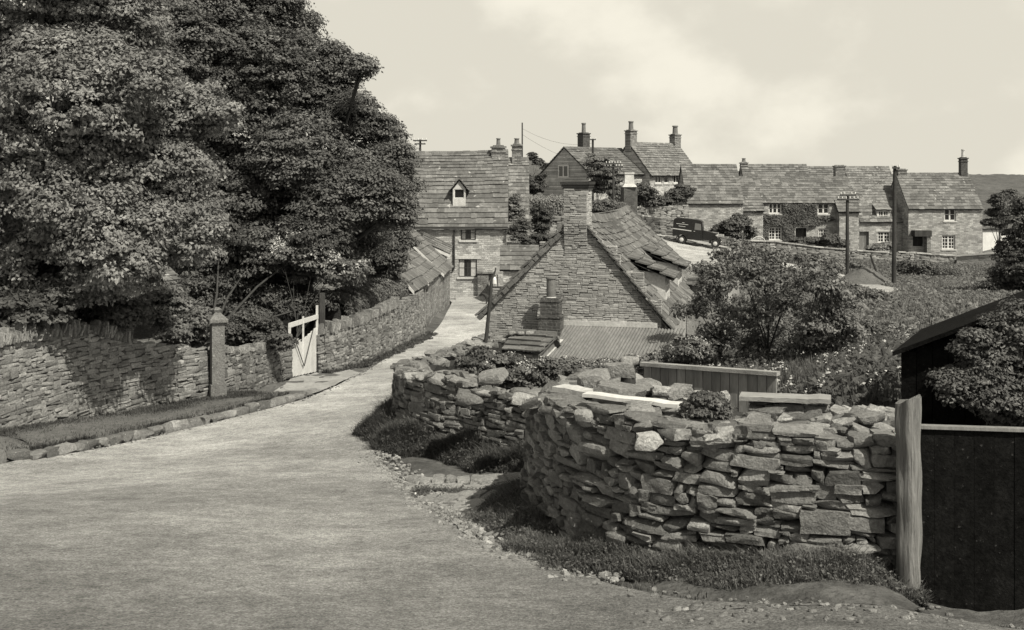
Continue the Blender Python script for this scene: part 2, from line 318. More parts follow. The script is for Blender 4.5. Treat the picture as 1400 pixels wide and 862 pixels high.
def pack(L, top, wr=(.12, .42), hr=(.05, .13), big=.12, seed=1):
    """random rubble: fill a wall elevation L long up to top(s); returns s0,s1,z0,z1"""
    rs = random.Random(seed); st = .02; n = int(L/st); h = np.zeros(n); tops = np.array([top(i*st) for i in range(n)]); out = []; guard = 0
    act = tops > 0.03
    while guard < 20000:
        guard += 1; hh = np.where(h < tops-.03, h, 1e9); i = int(np.argmin(hh))
        if hh[i] > 1e8: break
        h0 = h[i]; j = i
        while j < n and abs(h[j]-h0) < .03: j += 1
        i2 = i
        while i2 > 0 and abs(h[i2-1]-h0) < .03: i2 -= 1
        i = i2; run = (j-i)*st; isbig = rs.random() < big
        wd = rs.uniform(*wr)*(1.25 if isbig else 1); ht = rs.uniform(*hr)*(1.8 if isbig else 1)
        if run-wd < wr[0]*.6: wd = run
        if wd < wr[0]*.6: ht = max(hr[0]*.8, min(ht, (min(h[max(i-1, 0)], h[min(j, n-1)])-h0) or ht)); 
        m = max(1, int(round(wd/st))); nb_ = min(h[max(i-1, 0)], h[min(i+m, n-1)])-h0
        if wd < sum(wr)*.33 and .03 < nb_ < hr[1]*1.6: ht = nb_
        if run > wd and rs.random() < .5: i = j-m if (j-m) >= i else i
        h0 = max(h0, float(h[i:i+m].max()))
        ht = min(ht, tops[i:i+m].max()-h0+.03); ht = max(ht, .03)
        if ht > wd*1.1: ht = max(wd*.9, .03)
        out.append((i*st, (i+m)*st, h0, h0+ht)); h[i:i+m] = h0+ht
    return out
class Line:
    """plan polyline sampled by length"""
    def __init__(s, pts, smooth=True):
        p = smooth_line(pts, 300) if smooth else np.asarray(pts, float)[:, :2]
        s.p = p[:, :2]; s.d = np.concatenate([[0], np.cumsum(np.linalg.norm(np.diff(s.p, axis=0), axis=1))]); s.L = s.d[-1]
    def at(s, q): return np.stack([np.interp(q, s.d, s.p[:, k]) for k in (0, 1)], -1)
    def tan(s, q):
        t = s.at(np.minimum(np.asarray(q)+.12, s.L))-s.at(np.maximum(np.asarray(q)-.12, 0)); return t/np.linalg.norm(t, axis=-1, keepdims=True)
    def s_of_px(s, px):
        x = s.p[:, 0]/np.maximum(s.p[:, 1], .1)*K+CX; i = int(np.argmin(np.abs(x-px))); return s.d[i]
def dry_wall(line, ztop, zbase, k=3, wr=(.12, .42), hr=(.05, .13), th=.22, side=1, big=.12, seed=1, rnd=.3, jit=.1, proud=.03, batter=.08, tone=(.65, 1.35), tilt=.05, core=.09, thick=.5, chop=2):
    """side=+1: the face is on the right of the walking direction. returns (stone mesh, core mesh)"""
    zb0 = min(zbase(q) for q in np.linspace(0, line.L, 30))
    st = pack(line.L, lambda q: ztop(q)-zb0, wr, hr, big, seed); C = []; AX = []; H = []
    for s0, s1, z0, z1 in st:
        sm = (s0+s1)/2; z = zb0+(z0+z1)/2
        if zb0+z1 < zbase(sm)-.05: continue
        p = line.at(sm); t = line.tan(sm); nr = np.array([t[1], -t[0]])*side; hgt = z-zbase(sm)
        th_ = th*RNG.uniform(.8, 1.15); off = RNG.uniform(-proud, proud)-batter*hgt-th_/2
        a_ = RNG.normal(0, tilt); T3 = np.array([t[0]*math.cos(a_), t[1]*math.cos(a_), math.sin(a_)]); N3 = np.array([nr[0], nr[1], RNG.normal(0, .05)]); N3 /= np.linalg.norm(N3)
        Z3 = np.cross(T3, N3); Z3 = Z3 if Z3[2] > 0 else -Z3; Z3 /= np.linalg.norm(Z3); N3 = np.cross(Z3, T3) if side < 0 else np.cross(Z3, T3)
        C.append([p[0]+nr[0]*off, p[1]+nr[1]*off, z]); AX.append([T3, N3, Z3]); H.append([(s1-s0)/2*1.04-.003, th_/2, (z1-z0)/2*1.05])
    mb = MB(); stones(mb, C, AX, H, k, rnd, jit, chop, tone)
    cm = MB(); qs = np.linspace(0, line.L, max(8, int(line.L/.25))); prev = None
    for q in qs:
        p = line.at(q); t = line.tan(q); nr = np.array([t[1], -t[0]])*side; zt = ztop(q)-.07; zb = zbase(q)-.3; hh = zt-zb-.3
        a_ = p-nr*(core+.0); b_ = p-nr*(core+batter*hh); c_ = p-nr*thick
        cur = [np.array([*a_, zb]), np.array([*b_, zt]), np.array([*c_, zt]), np.array([*c_, zb])]
        if prev is not None:
            for m in range(3): cm.poly([prev[m], cur[m], cur[m+1], prev[m+1]])
        else: cm.poly(cur)
        prev = cur
    cm.poly(prev[::-1])
    return mb, cm
def rubble(mb, pts, size, flat=.55, k=3, rnd=.35, tone=(.7, 1.4), jit=.14, chop=2):
    C = np.asarray(pts, float); n = len(C)
    th = RNG.uniform(0, 6.3, n); tl = RNG.normal(0, .22, n); AX = []
    for i in range(n):
        u = np.array([math.cos(th[i]), math.sin(th[i]), math.sin(tl[i])]); u /= np.linalg.norm(u); v = np.cross([RNG.normal(0, .15), RNG.normal(0, .15), 1], u); v /= np.linalg.norm(v); AX.append([u, v, np.cross(u, v)])
    s = RNG.uniform(size[0], size[1], (n, 1)); H = s*np.stack([RNG.uniform(.8, 1.3, n), RNG.uniform(.6, 1, n), RNG.uniform(flat*.6, flat*1.3, n)], -1)
    stones(mb, C, AX, H, k, rnd, jit, chop, tone)
def cope(mb, line, ztop, s0, s1, h=(.16, .3), step=.075, side=1, inset=.2, depth=.34, k=2, tone=(.8, 1.5)):
    """upright coping stones"""
    C = []; AX = []; H = []; q = s0
    while q < s1:
        p = line.at(q); t = line.tan(q); nr = np.array([t[1], -t[0]])*side; hh = RNG.uniform(*h); a_ = RNG.normal(.25, .18)
        T3 = np.array([t[0]*math.cos(a_), t[1]*math.cos(a_), -math.sin(a_)]); N3 = np.array([nr[0], nr[1], 0]); Z3 = np.cross(T3, N3); Z3 = Z3*np.sign(Z3[2]); c = p-nr*inset
        C.append([c[0], c[1], ztop(q)+hh/2-.05]); AX.append([T3, N3, Z3]); H.append([RNG.uniform(.014, .03), depth/2*RNG.uniform(.7, 1.1), hh/2]); q += step*RNG.uniform(.8, 1.4)
    stones(mb, C, AX, H, k, .35, .12, 2, tone)

# ------------------------------------------------------------------ foliage
def leaves(mb, pos, nrm, size, tone, fold=.25, asp=.62):
    n = len(pos); a_ = RNG.normal(0, 1, (n, 3)); t = np.cross(nrm, a_); t /= np.linalg.norm(t, axis=1, keepdims=True)+1e-9; b_ = np.cross(nrm, t); s = size[:, None]
    V = np.stack([pos-t*s, pos+b_*s*asp-nrm*s*fold, pos+t*s, pos-b_*s*asp-nrm*s*fold], 1)
    mb.add(V.reshape(-1, 3), np.arange(n*4).reshape(-1, 4), np.repeat(tone, 4))
def unit(n):
    v = RNG.normal(0, 1, (n, 3)); return v/np.linalg.norm(v, axis=1, keepdims=True)
def crown(lobes, n_clump, n_leaf, leaf, pad=(.3, .5), flat=.55, tone=(.75, 1.3), inner=.25, up=.5, drop=0.0, zf=.85):
    """lobes: list of (centre, radius). leaf clumps sit on the lobes, leaves sit on the clumps' upper shells"""
    mb = MB(); A = np.array([r*r for _, r in lobes]); cnt = (A/A.sum()*n_clump).astype(int)+2
    for (c, r), m in zip(lobes, cnt):
        d = unit(m); d[:, 2] = np.where((d[:, 2] < -.2) & (RNG.random(m) < .4), -d[:, 2], d[:, 2]); rad = r*np.where(RNG.random(m) < inner, RNG.uniform(.3, .85, m), RNG.uniform(.82, 1.12, m))
        cc = c+d*rad[:, None]*np.array([1, 1, zf]); ps = RNG.uniform(pad[0], pad[1], m); tn = RNG.uniform(tone[0], tone[1], m)
        kk = n_leaf; q = unit(m*kk); q[:, 2] = np.abs(q[:, 2])*.9-.12; idx = np.repeat(np.arange(m), kk); R = ps[idx, None]*np.array([1, 1, flat])*(RNG.uniform(.55, 1.05, (m*kk, 1)))
        pos = cc[idx]+q*R; pos[:, 2] -= drop*(q[:, 0]**2+q[:, 1]**2)*ps[idx]
        nr = q*.7+d[idx]*.35+np.array([0, 0, up])+RNG.normal(0, .38, (m*kk, 3)); nr /= np.linalg.norm(nr, axis=1, keepdims=True)
        leaves(mb, pos, nr, RNG.uniform(leaf*.65, leaf*1.25, m*kk), tn[idx]*RNG.uniform(.8, 1.2, m*kk))
    return mb
def limbs(base, top_r, lobes, rb, seed=1, twigs=3, fork=.35):
    """trunk with a limb to each lobe; returns trunk mesh, limb mesh"""
    rs = random.Random(seed); base = np.asarray(base, float); cen = np.mean([c for c, _ in lobes], axis=0)
    fk = base+(cen-base)*fork; mid = base+(fk-base)*.5+np.array([rs.uniform(-.15, .15), 0, 0])*rb*3
    tr = MB(); tr.tube([base-np.array([0, 0, .3]), base+np.array([0, 0, .15]), mid, fk], [rb*1.5, rb*1.15, rb*.9, rb*.75], 10)
    lm = MB()
    for c, r in lobes:
        p0 = fk+(base-fk)*rs.uniform(0, .25); m1_ = p0*.6+c*.4+np.array([rs.uniform(-.3, .3), rs.uniform(-.3, .3), rs.uniform(.1, .5)])*r*.5
        e1 = rb*.42; lm.tube([p0, m1_, c], [e1, e1*.6, e1*.3], 6, cap=False)
        for _ in range(twigs):
            d = unit(1)[0]; d[2] = abs(d[2])*.8; q = c+d*r*.95; lm.tube([m1_*.3+c*.7, (c+q)/2+d*.05*r, q], [e1*.3, e1*.18, e1*.07], 5, cap=False)
    return tr, lm
def tree(name, label, cat, base, lobes_px, D, m, n_clump, n_leaf, leaf, rb, group=None, seed=1, twigs=3, dj=1.5, fork=.35, trunkcol='bark', **kw):
    """lobes_px: (px, py, radius px[, depth offset]); each lobe gets its own distance"""
    rs = random.Random(seed); lobes = []
    for L_ in lobes_px:
        dd = D+(L_[3] if len(L_) > 3 else rs.uniform(-dj, dj)); lobes.append((P(L_[0], L_[1], dd), L_[2]/K*dd))
    base = np.asarray(base, float); t = thing(name, label, cat, tuple(base), group); big_ = lobes; lobes = []
    for c, r in big_:
        lobes.append((c, r*kw.get('core', .9)))
        for _ in range(kw.get('sub', 5)):
            d = unit(1)[0]; d[2] = d[2]*.8+.1; rr_ = r*RNG.uniform(.22, .45); lobes.append((c+d*(r-rr_*.3)*RNG.uniform(.85, 1.1), rr_))
    kw.pop('sub', None); kw.pop('core', None)
    crown(lobes, n_clump, n_leaf, leaf, **kw).build('crown' if 'tree' in name else 'foliage', m, t)
    if rb:
        a_, b_ = limbs(base, rb*.5, big_, rb, seed, twigs, fork); a_.build('trunk' if 'tree' in name else 'stem', trunkcol, t, True); b_.build('branches', trunkcol, t, True)
    return t, big_
def grass_mesh(mb, x, y, h, z=None, wdt=.006, lean=.5, tone=(.6, 1.4)):
    n = len(x); z = ground(x, y) if z is None else z; p = np.stack([x, y, z-.02], -1); th = RNG.uniform(0, 6.3, n); d = np.stack([np.cos(th), np.sin(th), 0*th], -1)
    s = np.stack([-d[:, 1], d[:, 0], 0*th], -1)*wdt*RNG.uniform(.7, 1.6, (n, 1)); hh = h*RNG.uniform(.5, 1.2, n); ln = RNG.uniform(.1, lean, (n, 1))*hh[:, None]
    up = np.zeros((n, 3)); up[:, 2] = hh
    V = np.stack([p-s, p+s, p+d*ln*.35+up*.6+s*.7, p+d*ln*.35+up*.6-s*.7], 1); V2 = np.stack([p+d*ln*.35+up*.6-s*.7, p+d*ln*.35+up*.6+s*.7, p+d*ln+up*.98], 1)
    tn = RNG.uniform(tone[0], tone[1], n); mb.add(V.reshape(-1, 3), np.arange(n*4).reshape(-1, 4), np.repeat(tn, 4)); mb.add(V2.reshape(-1, 3), np.arange(n*3).reshape(-1, 3), np.repeat(tn, 3))

# ------------------------------------------------------------------ façades, roofs, windows, chimneys
class Fac:
    def __init__(s, p0, p1):
        s.O = np.array([p0[0], p0[1]]); d = np.array([p1[0]-p0[0], p1[1]-p0[1]]); s.W = np.linalg.norm(d); s.U = d/s.W; s.Nn = np.array([s.U[1], -s.U[0]])
    def pt(s, u, z, off=0): q = s.O+s.U*u+s.Nn*off; return np.array([q[0], q[1], z])
    def uz(s, px, py):
        r = np.array([(px-CX)/K, 1.0]); A = np.array([[s.U[0], -r[0]], [s.U[1], -r[1]]]); u, D = np.linalg.solve(A, -s.O); return u, (HZ-py)/K*D
    def rect(s, x0, y0, x1, y1):
        u0, z1 = s.uz(x0, y0); u1, z0 = s.uz(x1, y1); return (u0, u1, z0, z1)
    def box(s, mb, u0, u1, z0, z1, n0, n1, tone=1.0):
        mb.box(s.pt(u0, z0, n1), np.append(s.U*(u1-u0), 0), np.append(-s.Nn*(n1-n0), 0), [0, 0, z1-z0], tone)
def wall_holes(mb, f, u0, u1, z0, z1, holes, depth=.16):
    us_ = sorted({u0, u1, *[h[0] for h in holes], *[h[1] for h in holes]}); zs = sorted({z0, z1, *[h[2] for h in holes], *[h[3] for h in holes]})
    us_ = [q for q in us_ if u0-1e-6 <= q <= u1+1e-6]; zs = [q for q in zs if z0-1e-6 <= q <= z1+1e-6]
    for a_, b_ in zip(us_, us_[1:]):
        for c_, d_ in zip(zs, zs[1:]):
            um, zm = (a_+b_)/2, (c_+d_)/2
            if not any(h[0] < um < h[1] and h[2] < zm < h[3] for h in holes): mb.poly([f.pt(a_, c_), f.pt(b_, c_), f.pt(b_, d_), f.pt(a_, d_)])
    for h in holes:
        a_, b_, c_, d_ = h[:4]
        for (p, q) in (((a_, c_), (b_, c_)), ((b_, c_), (b_, d_)), ((b_, d_), (a_, d_)), ((a_, d_), (a_, c_))):
            mb.poly([f.pt(*q), f.pt(*p), f.pt(*p, -depth), f.pt(*q, -depth)])
def window(parent, f, r, cols=2, rows=2, frame='white_paint', fw=.07, bw_=.035, rec=.08, sill=True, leafs=1, curtain=False, lintel=False, bars_side=False):
    u0, u1, z0, z1 = r; mb = MB(); n0, n1 = -rec-.06, -rec
    f.box(mb, u0, u0+fw, z0, z1, n0, n1); f.box(mb, u1-fw, u1, z0, z1, n0, n1); f.box(mb, u0+fw, u1-fw, z1-fw, z1, n0, n1-.003); f.box(mb, u0+fw, u1-fw, z0, z0+fw, n0, n1-.003)
    for c in range(1, leafs):
        u = u0+(u1-u0)*c/leafs; f.box(mb, u-fw*.6, u+fw*.6, z0+fw, z1-fw, n0, n1-.006)
    tot = cols*leafs
    for c in range(1, tot):
        if c % cols == 0: continue
        u = u0+(u1-u0)*c/tot; f.box(mb, u-bw_/2, u+bw_/2, z0+fw, z1-fw, n0+.01, n1-.014)
    for c in range(1, rows):
        z = z0+(z1-z0)*c/rows; f.box(mb, u0+fw, u1-fw, z-bw_/2, z+bw_/2, n0+.012, n1-.02)
    wd = mb.build('window', frame, parent)
    g = MB(); g.poly([f.pt(u0, z0, n0+.02), f.pt(u1, z0, n0+.02), f.pt(u1, z1, n0+.02), f.pt(u0, z1, n0+.02)]); g.build('pane', 'glass', wd)
    if curtain:
        c = MB()
        for (a_, b_) in ((.04, .3), (.68, .95)):
            m = 8
            for q in range(m):
                x0 = u0+(u1-u0)*(a_+(b_-a_)*q/m); x1 = u0+(u1-u0)*(a_+(b_-a_)*(q+1)/m); o0, o1 = (.028, .036) if q % 2 else (.036, .028)
                c.poly([f.pt(x0, z0+fw, n0+o0), f.pt(x1, z0+fw, n0+o1), f.pt(x1, z1-fw, n0+o1), f.pt(x0, z1-fw, n0+o0)])
        c.build('curtain', 'curtain', wd)
    if sill:
        s_ = MB(); f.box(s_, u0-.1, u1+.1, z0-.12, z0-.003, -.15, .07); s_.build('sill', 'mortar', wd)
    if lintel:
        s_ = MB(); f.box(s_, u0-.2, u1+.25, z1+.003, z1+.18, -.1, .03); s_.build('lintel', 'mortar', wd)
    return wd
def slates(mb, e0, e1, r0, r1, row0=.42, row1=.2, wr=(.25, .6), th=.035, sag=0.0, tone=(.7, 1.3), wob=.012, gap=0):
    """stone slates in diminishing courses from eaves e0-e1 up to ridge r0-r1"""
    e0, e1, r0, r1 = [np.asarray(q, float) for q in (e0, e1, r0, r1)]; Ls = (np.linalg.norm(r0-e0)+np.linalg.norm(r1-e1))/2; t = 0; rows = []
    while t < 1:
        dt = (row0+(row1-row0)*t)/Ls; rows.append((t, min(1, t+dt))); t += dt
    nn = np.cross(e1-e0, r0-e0); nn /= np.linalg.norm(nn); nn = nn*np.sign(nn[2])
    VV = []; TN = []
    for t0, t1 in rows:
        a0 = e0+(r0-e0)*t0; a1 = e1+(r1-e1)*t0; t2 = min(1.0, t1+.12*(t1-t0)); b0 = e0+(r0-e0)*t2; b1 = e1+(r1-e1)*t2
        W = np.linalg.norm(a1-a0); s = -RNG.uniform(0, .1)/W; lift = RNG.uniform(-.3, .3)*th
        while s < 1:
            ds = RNG.uniform(*wr)/W; s0, s1 = max(s, 0), min(s+ds, 1); s += ds
            if s1-s0 < .003: continue
            j = RNG.normal(0, wob); l = th*RNG.uniform(.8, 1.5)+lift; sg = lambda q: -sag*math.sin(math.pi*q)*1.0
            dn = (a0-b0)/np.linalg.norm(a0-b0)*(j+wob)
            A = a0+(a1-a0)*s0+dn; B = a0+(a1-a0)*s1+dn-((a1-a0)*.002/W*3); C_ = b0+(b1-b0)*s1-((a1-a0)*.002/W*3); D_ = b0+(b1-b0)*s0
            z = np.array([0, 0, 1.])
            A = A+z*sg(s0)*(.4+t0); B = B+z*sg(s1)*(.4+t0); C_ = C_+z*sg(s1)*(.4+t1); D_ = D_+z*sg(s0)*(.4+t1)
            up, dnn = nn*(th+l), nn*l
            VV.append([A+dnn, B+dnn, C_, D_, A+up, B+up, C_+nn*th, D_+nn*th]); TN.append(RNG.uniform(*tone))
    V = np.array(VV); n_ = len(V); F = np.array([[0, 3, 2, 1], [4, 5, 6, 7], [0, 1, 5, 4], [1, 2, 6, 5], [2, 3, 7, 6], [3, 0, 4, 7]])
    mb.add(V.reshape(-1, 3), (F[None]+(np.arange(n_)*8)[:, None, None]).reshape(-1, 4), np.repeat(TN, 8))
    mb.poly([e0-nn*.05, e1-nn*.05, r1-nn*.05, r0-nn*.05], .6)
def ridge(mb, a_, b_, w_=.16, seg=.45, tone=(.8, 1.3), sag=0.0):
    a_, b_ = np.asarray(a_, float), np.asarray(b_, float); L_ = np.linalg.norm(b_-a_); n_ = max(1, int(L_/seg)); d = (b_-a_)/L_; s = np.array([d[1], -d[0], 0]); s /= np.linalg.norm(s)
    for i_ in range(n_):
        t0, t1 = i_/n_, (i_+1)/n_; p = a_+(b_-a_)*t0; q = a_+(b_-a_)*t1-d*.015; h = RNG.uniform(.05, .08)+.02
        z0 = np.array([0, 0, -sag*1.4*math.sin(math.pi*t0)]); z1 = np.array([0, 0, -sag*1.4*math.sin(math.pi*t1)]); p = p+z0; q = q+z1
        Z = np.array([0, 0, 1.]); A = [p+s*w_-Z*w_*.8, p+s*w_*.4+Z*h, p-s*w_*.4+Z*h, p-s*w_-Z*w_*.8]; B = [q+s*w_-Z*w_*.8, q+s*w_*.4+Z*h, q-s*w_*.4+Z*h, q-s*w_-Z*w_*.8]
        tn = RNG.uniform(*tone)
        for m in range(3): mb.poly([A[m], A[m+1], B[m+1], B[m]], tn)
        mb.poly(A[::-1], tn); mb.poly(B, tn)
def chimney(parent, c, z0, z1, wx, wy, rz=0, m='chimney_stone', pots=1, pot_h=.5, pot_r=.13, cap=True, capm=None, pot_m='pot'):
    mb = MB(); mb.cbox((c[0], c[1], z0), wx, wy, z1-z0, rz)
    if cap:
        mb.cbox((c[0], c[1], z1-.28), wx+.1, wy+.1, .07, rz); mb.cbox((c[0], c[1], z1+.002), wx+.16, wy+.16, .1, rz); mb.cbox((c[0], c[1], z1+.104), wx*.8, wy*.8, .07, rz)
    ch = mb.build('chimney', m, parent)
    for i_ in range(pots):
        o = (i_-(pots-1)/2)*wx*.5; x = c[0]+math.cos(rz)*o; y = c[1]+math.sin(rz)*o; b_ = z1+(.16 if cap else 0)
        p = MB(); p.tube([(x, y, b_), (x, y, b_+.06), (x, y, b_+pot_h*.85), (x, y, b_+pot_h*.86), (x, y, b_+pot_h)], [pot_r*1.15, pot_r, pot_r*.85, pot_r*1.1, pot_r*1.05], 12); p.build('chimney_pot', pot_m, ch, False)
    return ch
def house(name, label, f, depth, zb, ze, zr, wall_m, roof_m, wins=(), row=(.4, .22), wr=(.3, .6), over=.18, ridge_frac=.5, side_over=.1, zb_back=None, group=None, sag=.0, tone=(.72, 1.28), ze_back=None, holes=(), cat='house', th=.04):
    """gabled house: front façade f, ridge parallel to it. wins: (rect, kwargs)"""
    t = thing(name, label, cat, tuple(f.pt(f.W/2, zb)), group); mb = MB(); hs = [w_[0] for w_ in wins]+list(holes)
    B = lambda u, z, n_: f.pt(u, z, -n_); W = f.W; ze_back = ze if ze_back is None else ze_back; rd = depth*ridge_frac
    wall_holes(mb, f, 0, W, zb, ze, hs)
    for u in (0, W):
        mb.poly([B(u, zb, 0), B(u, zb, depth), B(u, ze_back, depth), B(u, zr-.06, rd), B(u, ze, 0)])
    mb.poly([B(W, zb, depth), B(0, zb, depth), B(0, ze_back, depth), B(W, ze_back, depth)]); mb.build('wall', wall_m, t)
    rf = MB(); sl_ = (zr-ze)/rd; so_ = side_over
    slates(rf, B(-so_, ze-over*sl_+.03, -over), B(W+so_, ze-over*sl_+.03, -over), B(-so_, zr, rd), B(W+so_, zr, rd), row[0], row[1], wr, th, sag, tone)
    sb = (zr-ze_back)/(depth-rd)
    slates(rf, B(W+so_, ze_back-over*sb+.03, depth+over), B(-so_, ze_back-over*sb+.03, depth+over), B(W+so_, zr, rd), B(-so_, zr, rd), row[0], row[1], wr, th, sag, tone)
    ridge(rf, B(-so_, zr+.03, rd), B(W+so_, zr+.03, rd), sag=sag); roof = rf.build('roof', roof_m, t)
    bk = MB()
    for h in list(holes): bk.poly([f.pt(h[0], h[2], -.5), f.pt(h[1], h[2], -.5), f.pt(h[1], h[3], -.5), f.pt(h[0], h[3], -.5)])
    for w_ in wins: window(t, f, w_[0], **(w_[1] if len(w_) > 1 else {}))
    return t, roof
def door(parent, f, r, m='dark_wood', rec=.1, name='door'):
    u0, u1, z0, z1 = r; mb = MB(); n_ = max(3, int((u1-u0)/.15)); 
    for i_ in range(n_):
        a_ = u0+(u1-u0)*i_/n_; f.box(mb, a_+.004, u0+(u1-u0)*(i_+1)/n_-.004, z0, z1, -rec-.05, -rec+RNG.uniform(-.004, .004), RNG.uniform(.8, 1.2))
    return mb.build(name, m, parent)

# =================================================================== LEFT SIDE OF THE LANE
def px_of(p): return p[0]/p[1]*K+CX
def ztop_px(line, prof):
    xs, ys = zip(*prof)
    def fz(q):
        p = line.at(q); return (HZ-np.interp(px_of(p), xs, ys))/K*p[1]+.02*math.sin(q*5)
    return fz
def zb_of(line):
    def fz(q): p = line.at(q); return ground(p[0], p[1])
    return fz
def wall_thing(name, label, line, zt, zb, group=None, m='stone', **kw):
    t = thing(name, label, 'stone wall', (*line.at(line.L/2), zb(line.L/2)), group)
    a_, c_ = dry_wall(line, zt, zb, **kw); st = a_.build('stonework', m, t, True); c_.build('core', 'core_shade', t)
    return t
LA = Line([G(-260, 668)[:2], G(-120, 628)[:2], G(0, 604)[:2], G(100, 586)[:2], G(200, 569)[:2], G(289, 553)[:2]])
ztA = ztop_px(LA, [(-260, 500), (-60, 482), (0, 474), (60, 462), (130, 455), (200, 470), (240, 478), (290, 486)])
wA = wall_thing('garden_wall', 'long coursed stone wall with upright coping left of the capped pillar', LA, ztA, zb_of(LA), k=3, wr=(.12, .42), hr=(.045, .1), th=.2, big=.03, seed=3, jit=.06, rnd=.18, proud=.012, tone=(.8, 1.65))
mb = MB(); cope(mb, LA, ztA, LA.s_of_px(-40), LA.s_of_px(126), h=(.2, .4), step=.06); cope(mb, LA, ztA, LA.s_of_px(136), LA.s_of_px(186), h=(.18, .34), step=.06); mb.build('coping', 'stone', wA, True)
LB = Line([G(309, 549)[:2], G(350, 535)[:2], G(391, 521)[:2]])
ztB = ztop_px(LB, [(309, 482), (350, 480), (391, 468)])
wB = wall_thing('garden_wall', 'short rubble wall between the capped pillar and the white gate', LB, ztB, zb_of(LB), k=2, wr=(.1, .3), hr=(.05, .11), th=.2, seed=4, jit=.07, rnd=.25, proud=.02, tone=(.6, 1.3))
mb = MB(); cope(mb, LB, ztB, 0, LB.L, h=(.12, .22)); mb.build('coping', 'stone', wB, True)
LC = Line([G(440, 512)[:2], G(478, 505)[:2], G(520, 490)[:2], G(552, 474)[:2], G(584, 457)[:2]])
ztC = ztop_px(LC, [(440, 458), (500, 442), (545, 420), (584, 396)])
wC = wall_thing('garden_wall', 'pale rubble wall with tilted coping under the hedge right of the white gate', LC, ztC, zb_of(LC), k=2, wr=(.1, .32), hr=(.06, .13), th=.2, seed=5, jit=.08, rnd=.3, proud=.025, tone=(.7, 1.5))
mb = MB(); cope(mb, LC, ztC, .1, LC.s_of_px(548), h=(.2, .4), step=.1, tone=(.7, 1.4)); mb.build('coping', 'stone', wC, True)
# capped pillar
pb = G(297, 553); D0 = pb[1]; t = thing('stone_pillar', 'slender square stone pillar with a moulded cap between two walls', 'pillar', tuple(pb))
mb = MB(); sc_ = D0/K; z = pb[2]-.1; rz = .45
mb.cbox((pb[0], pb[1], z), 21*sc_, 21*sc_, 28*sc_+.1, rz); mb.cbox((pb[0], pb[1], z+.1+28*sc_), 17*sc_, 17*sc_, 84*sc_, rz); mb.build('shaft', 'stone', t)
mb = MB(); zc = pb[2]+112*sc_; mb.cbox((pb[0], pb[1], zc), 25*sc_, 25*sc_, 4*sc_, rz)
for q, (w0, w1, h0, h1) in enumerate([(25, 13, 4, 10), (13, 8, 10, 13), (8, 11, 13, 17), (11, 5, 17, 20)]):
    u = np.array([math.cos(rz), math.sin(rz), 0]); v = np.array([-u[1], u[0], 0]); C0 = np.array([pb[0], pb[1], zc])
    A = [C0+(u*a_+v*b_)*w0*sc_/2+np.array([0, 0, h0*sc_]) for a_, b_ in ((-1, -1), (1, -1), (1, 1), (-1, 1))]; B = [C0+(u*a_+v*b_)*w1*sc_/2+np.array([0, 0, h1*sc_]) for a_, b_ in ((-1, -1), (1, -1), (1, 1), (-1, 1))]
    for m in range(4): mb.poly([A[m], A[(m+1) % 4], B[(m+1) % 4], B[m]])
    mb.poly(B)
mb.build('cap', 'stone', t)
# kerb and verge on the left
KL = Line([G(-230, 690)[:2], G(-100, 655)[:2], G(0, 636)[:2], G(60, 629)[:2], G(100, 621)[:2], G(200, 600)[:2], G(300, 577)[:2], G(400, 550)[:2], G(436, 536)[:2]])
mb = MB(); q = .1; C = []; AX = []; H = []; KS = MB()
while q < KL.L:
    ln = RNG.uniform(.18, .5); p = KL.at(q+ln/2); tt = KL.tan(q+ln/2); nr = np.array([tt[1], -tt[0], 0]); T3 = np.array([tt[0], tt[1], 0]); fd = min(1, (KL.L-q)/4+.35)
    C.append([p[0]-nr[0]*.12, p[1]-nr[1]*.12, ground(p[0], p[1])+.07*fd]); AX.append([T3, nr, [0, 0, 1]]); H.append([ln/2*1.0, RNG.uniform(.08, .14), RNG.uniform(.07, .12)*fd]); q += ln
stones(mb, C, AX, H, 3, .22, .14, 4, (.6, 1.5)); tag(mb.build('kerb', 'stone', smooth=True), kind='structure')
vg = MB(); prev = None
for q in np.linspace(0, KL.L, 60):
    p = KL.at(q); tt = KL.tan(q); nl = np.array([-tt[1], tt[0]]); cur = []
    for f_, hh in ((.12, .1), (.4, .2), (.8, .22), (1.3, .2), (1.9, .16), (2.6, .05)):
        a_ = p+nl*f_*min(1, .5+(KL.L-q)/6); cur.append([a_[0], a_[1], ground(*a_)+hh*min(1, (KL.L-q)/3+.1)])
    if prev is not None:
        for m in range(5): vg.poly([prev[m], cur[m], cur[m+1], prev[m+1]])
    prev = cur
tag(vg.build('verge', 'soil', smooth=True), kind='structure')
gr = MB(); nq = 42000; q = RNG.uniform(0, KL.L-1.5, nq); p = KL.at(q); tt = KL.tan(q); f_ = RNG.choice([.4, 1.5], nq, p=[.22, .78])+RNG.normal(0, .28, nq)+.12*np.sin(q*1.9)+.1*np.sin(q*4.7); kp = (RNG.random(nq) < .75+.35*np.sin(q*2.3+f_*3)); q, p, tt, f_ = q[kp], p[kp], tt[kp], f_[kp]; f_ = np.clip(f_, .2, 2.3); xx = p[:, 0]-tt[:, 1]*f_; yy = p[:, 1]+tt[:, 0]*f_
grass_mesh(gr, xx, yy, .08, ground(xx, yy)+.18, .006, 1.3, tone=(.4, 1.4))
tag(gr.build('grass', 'grass'), 'rough dark grass strip between kerb and long wall', 'grass', kind='stuff')
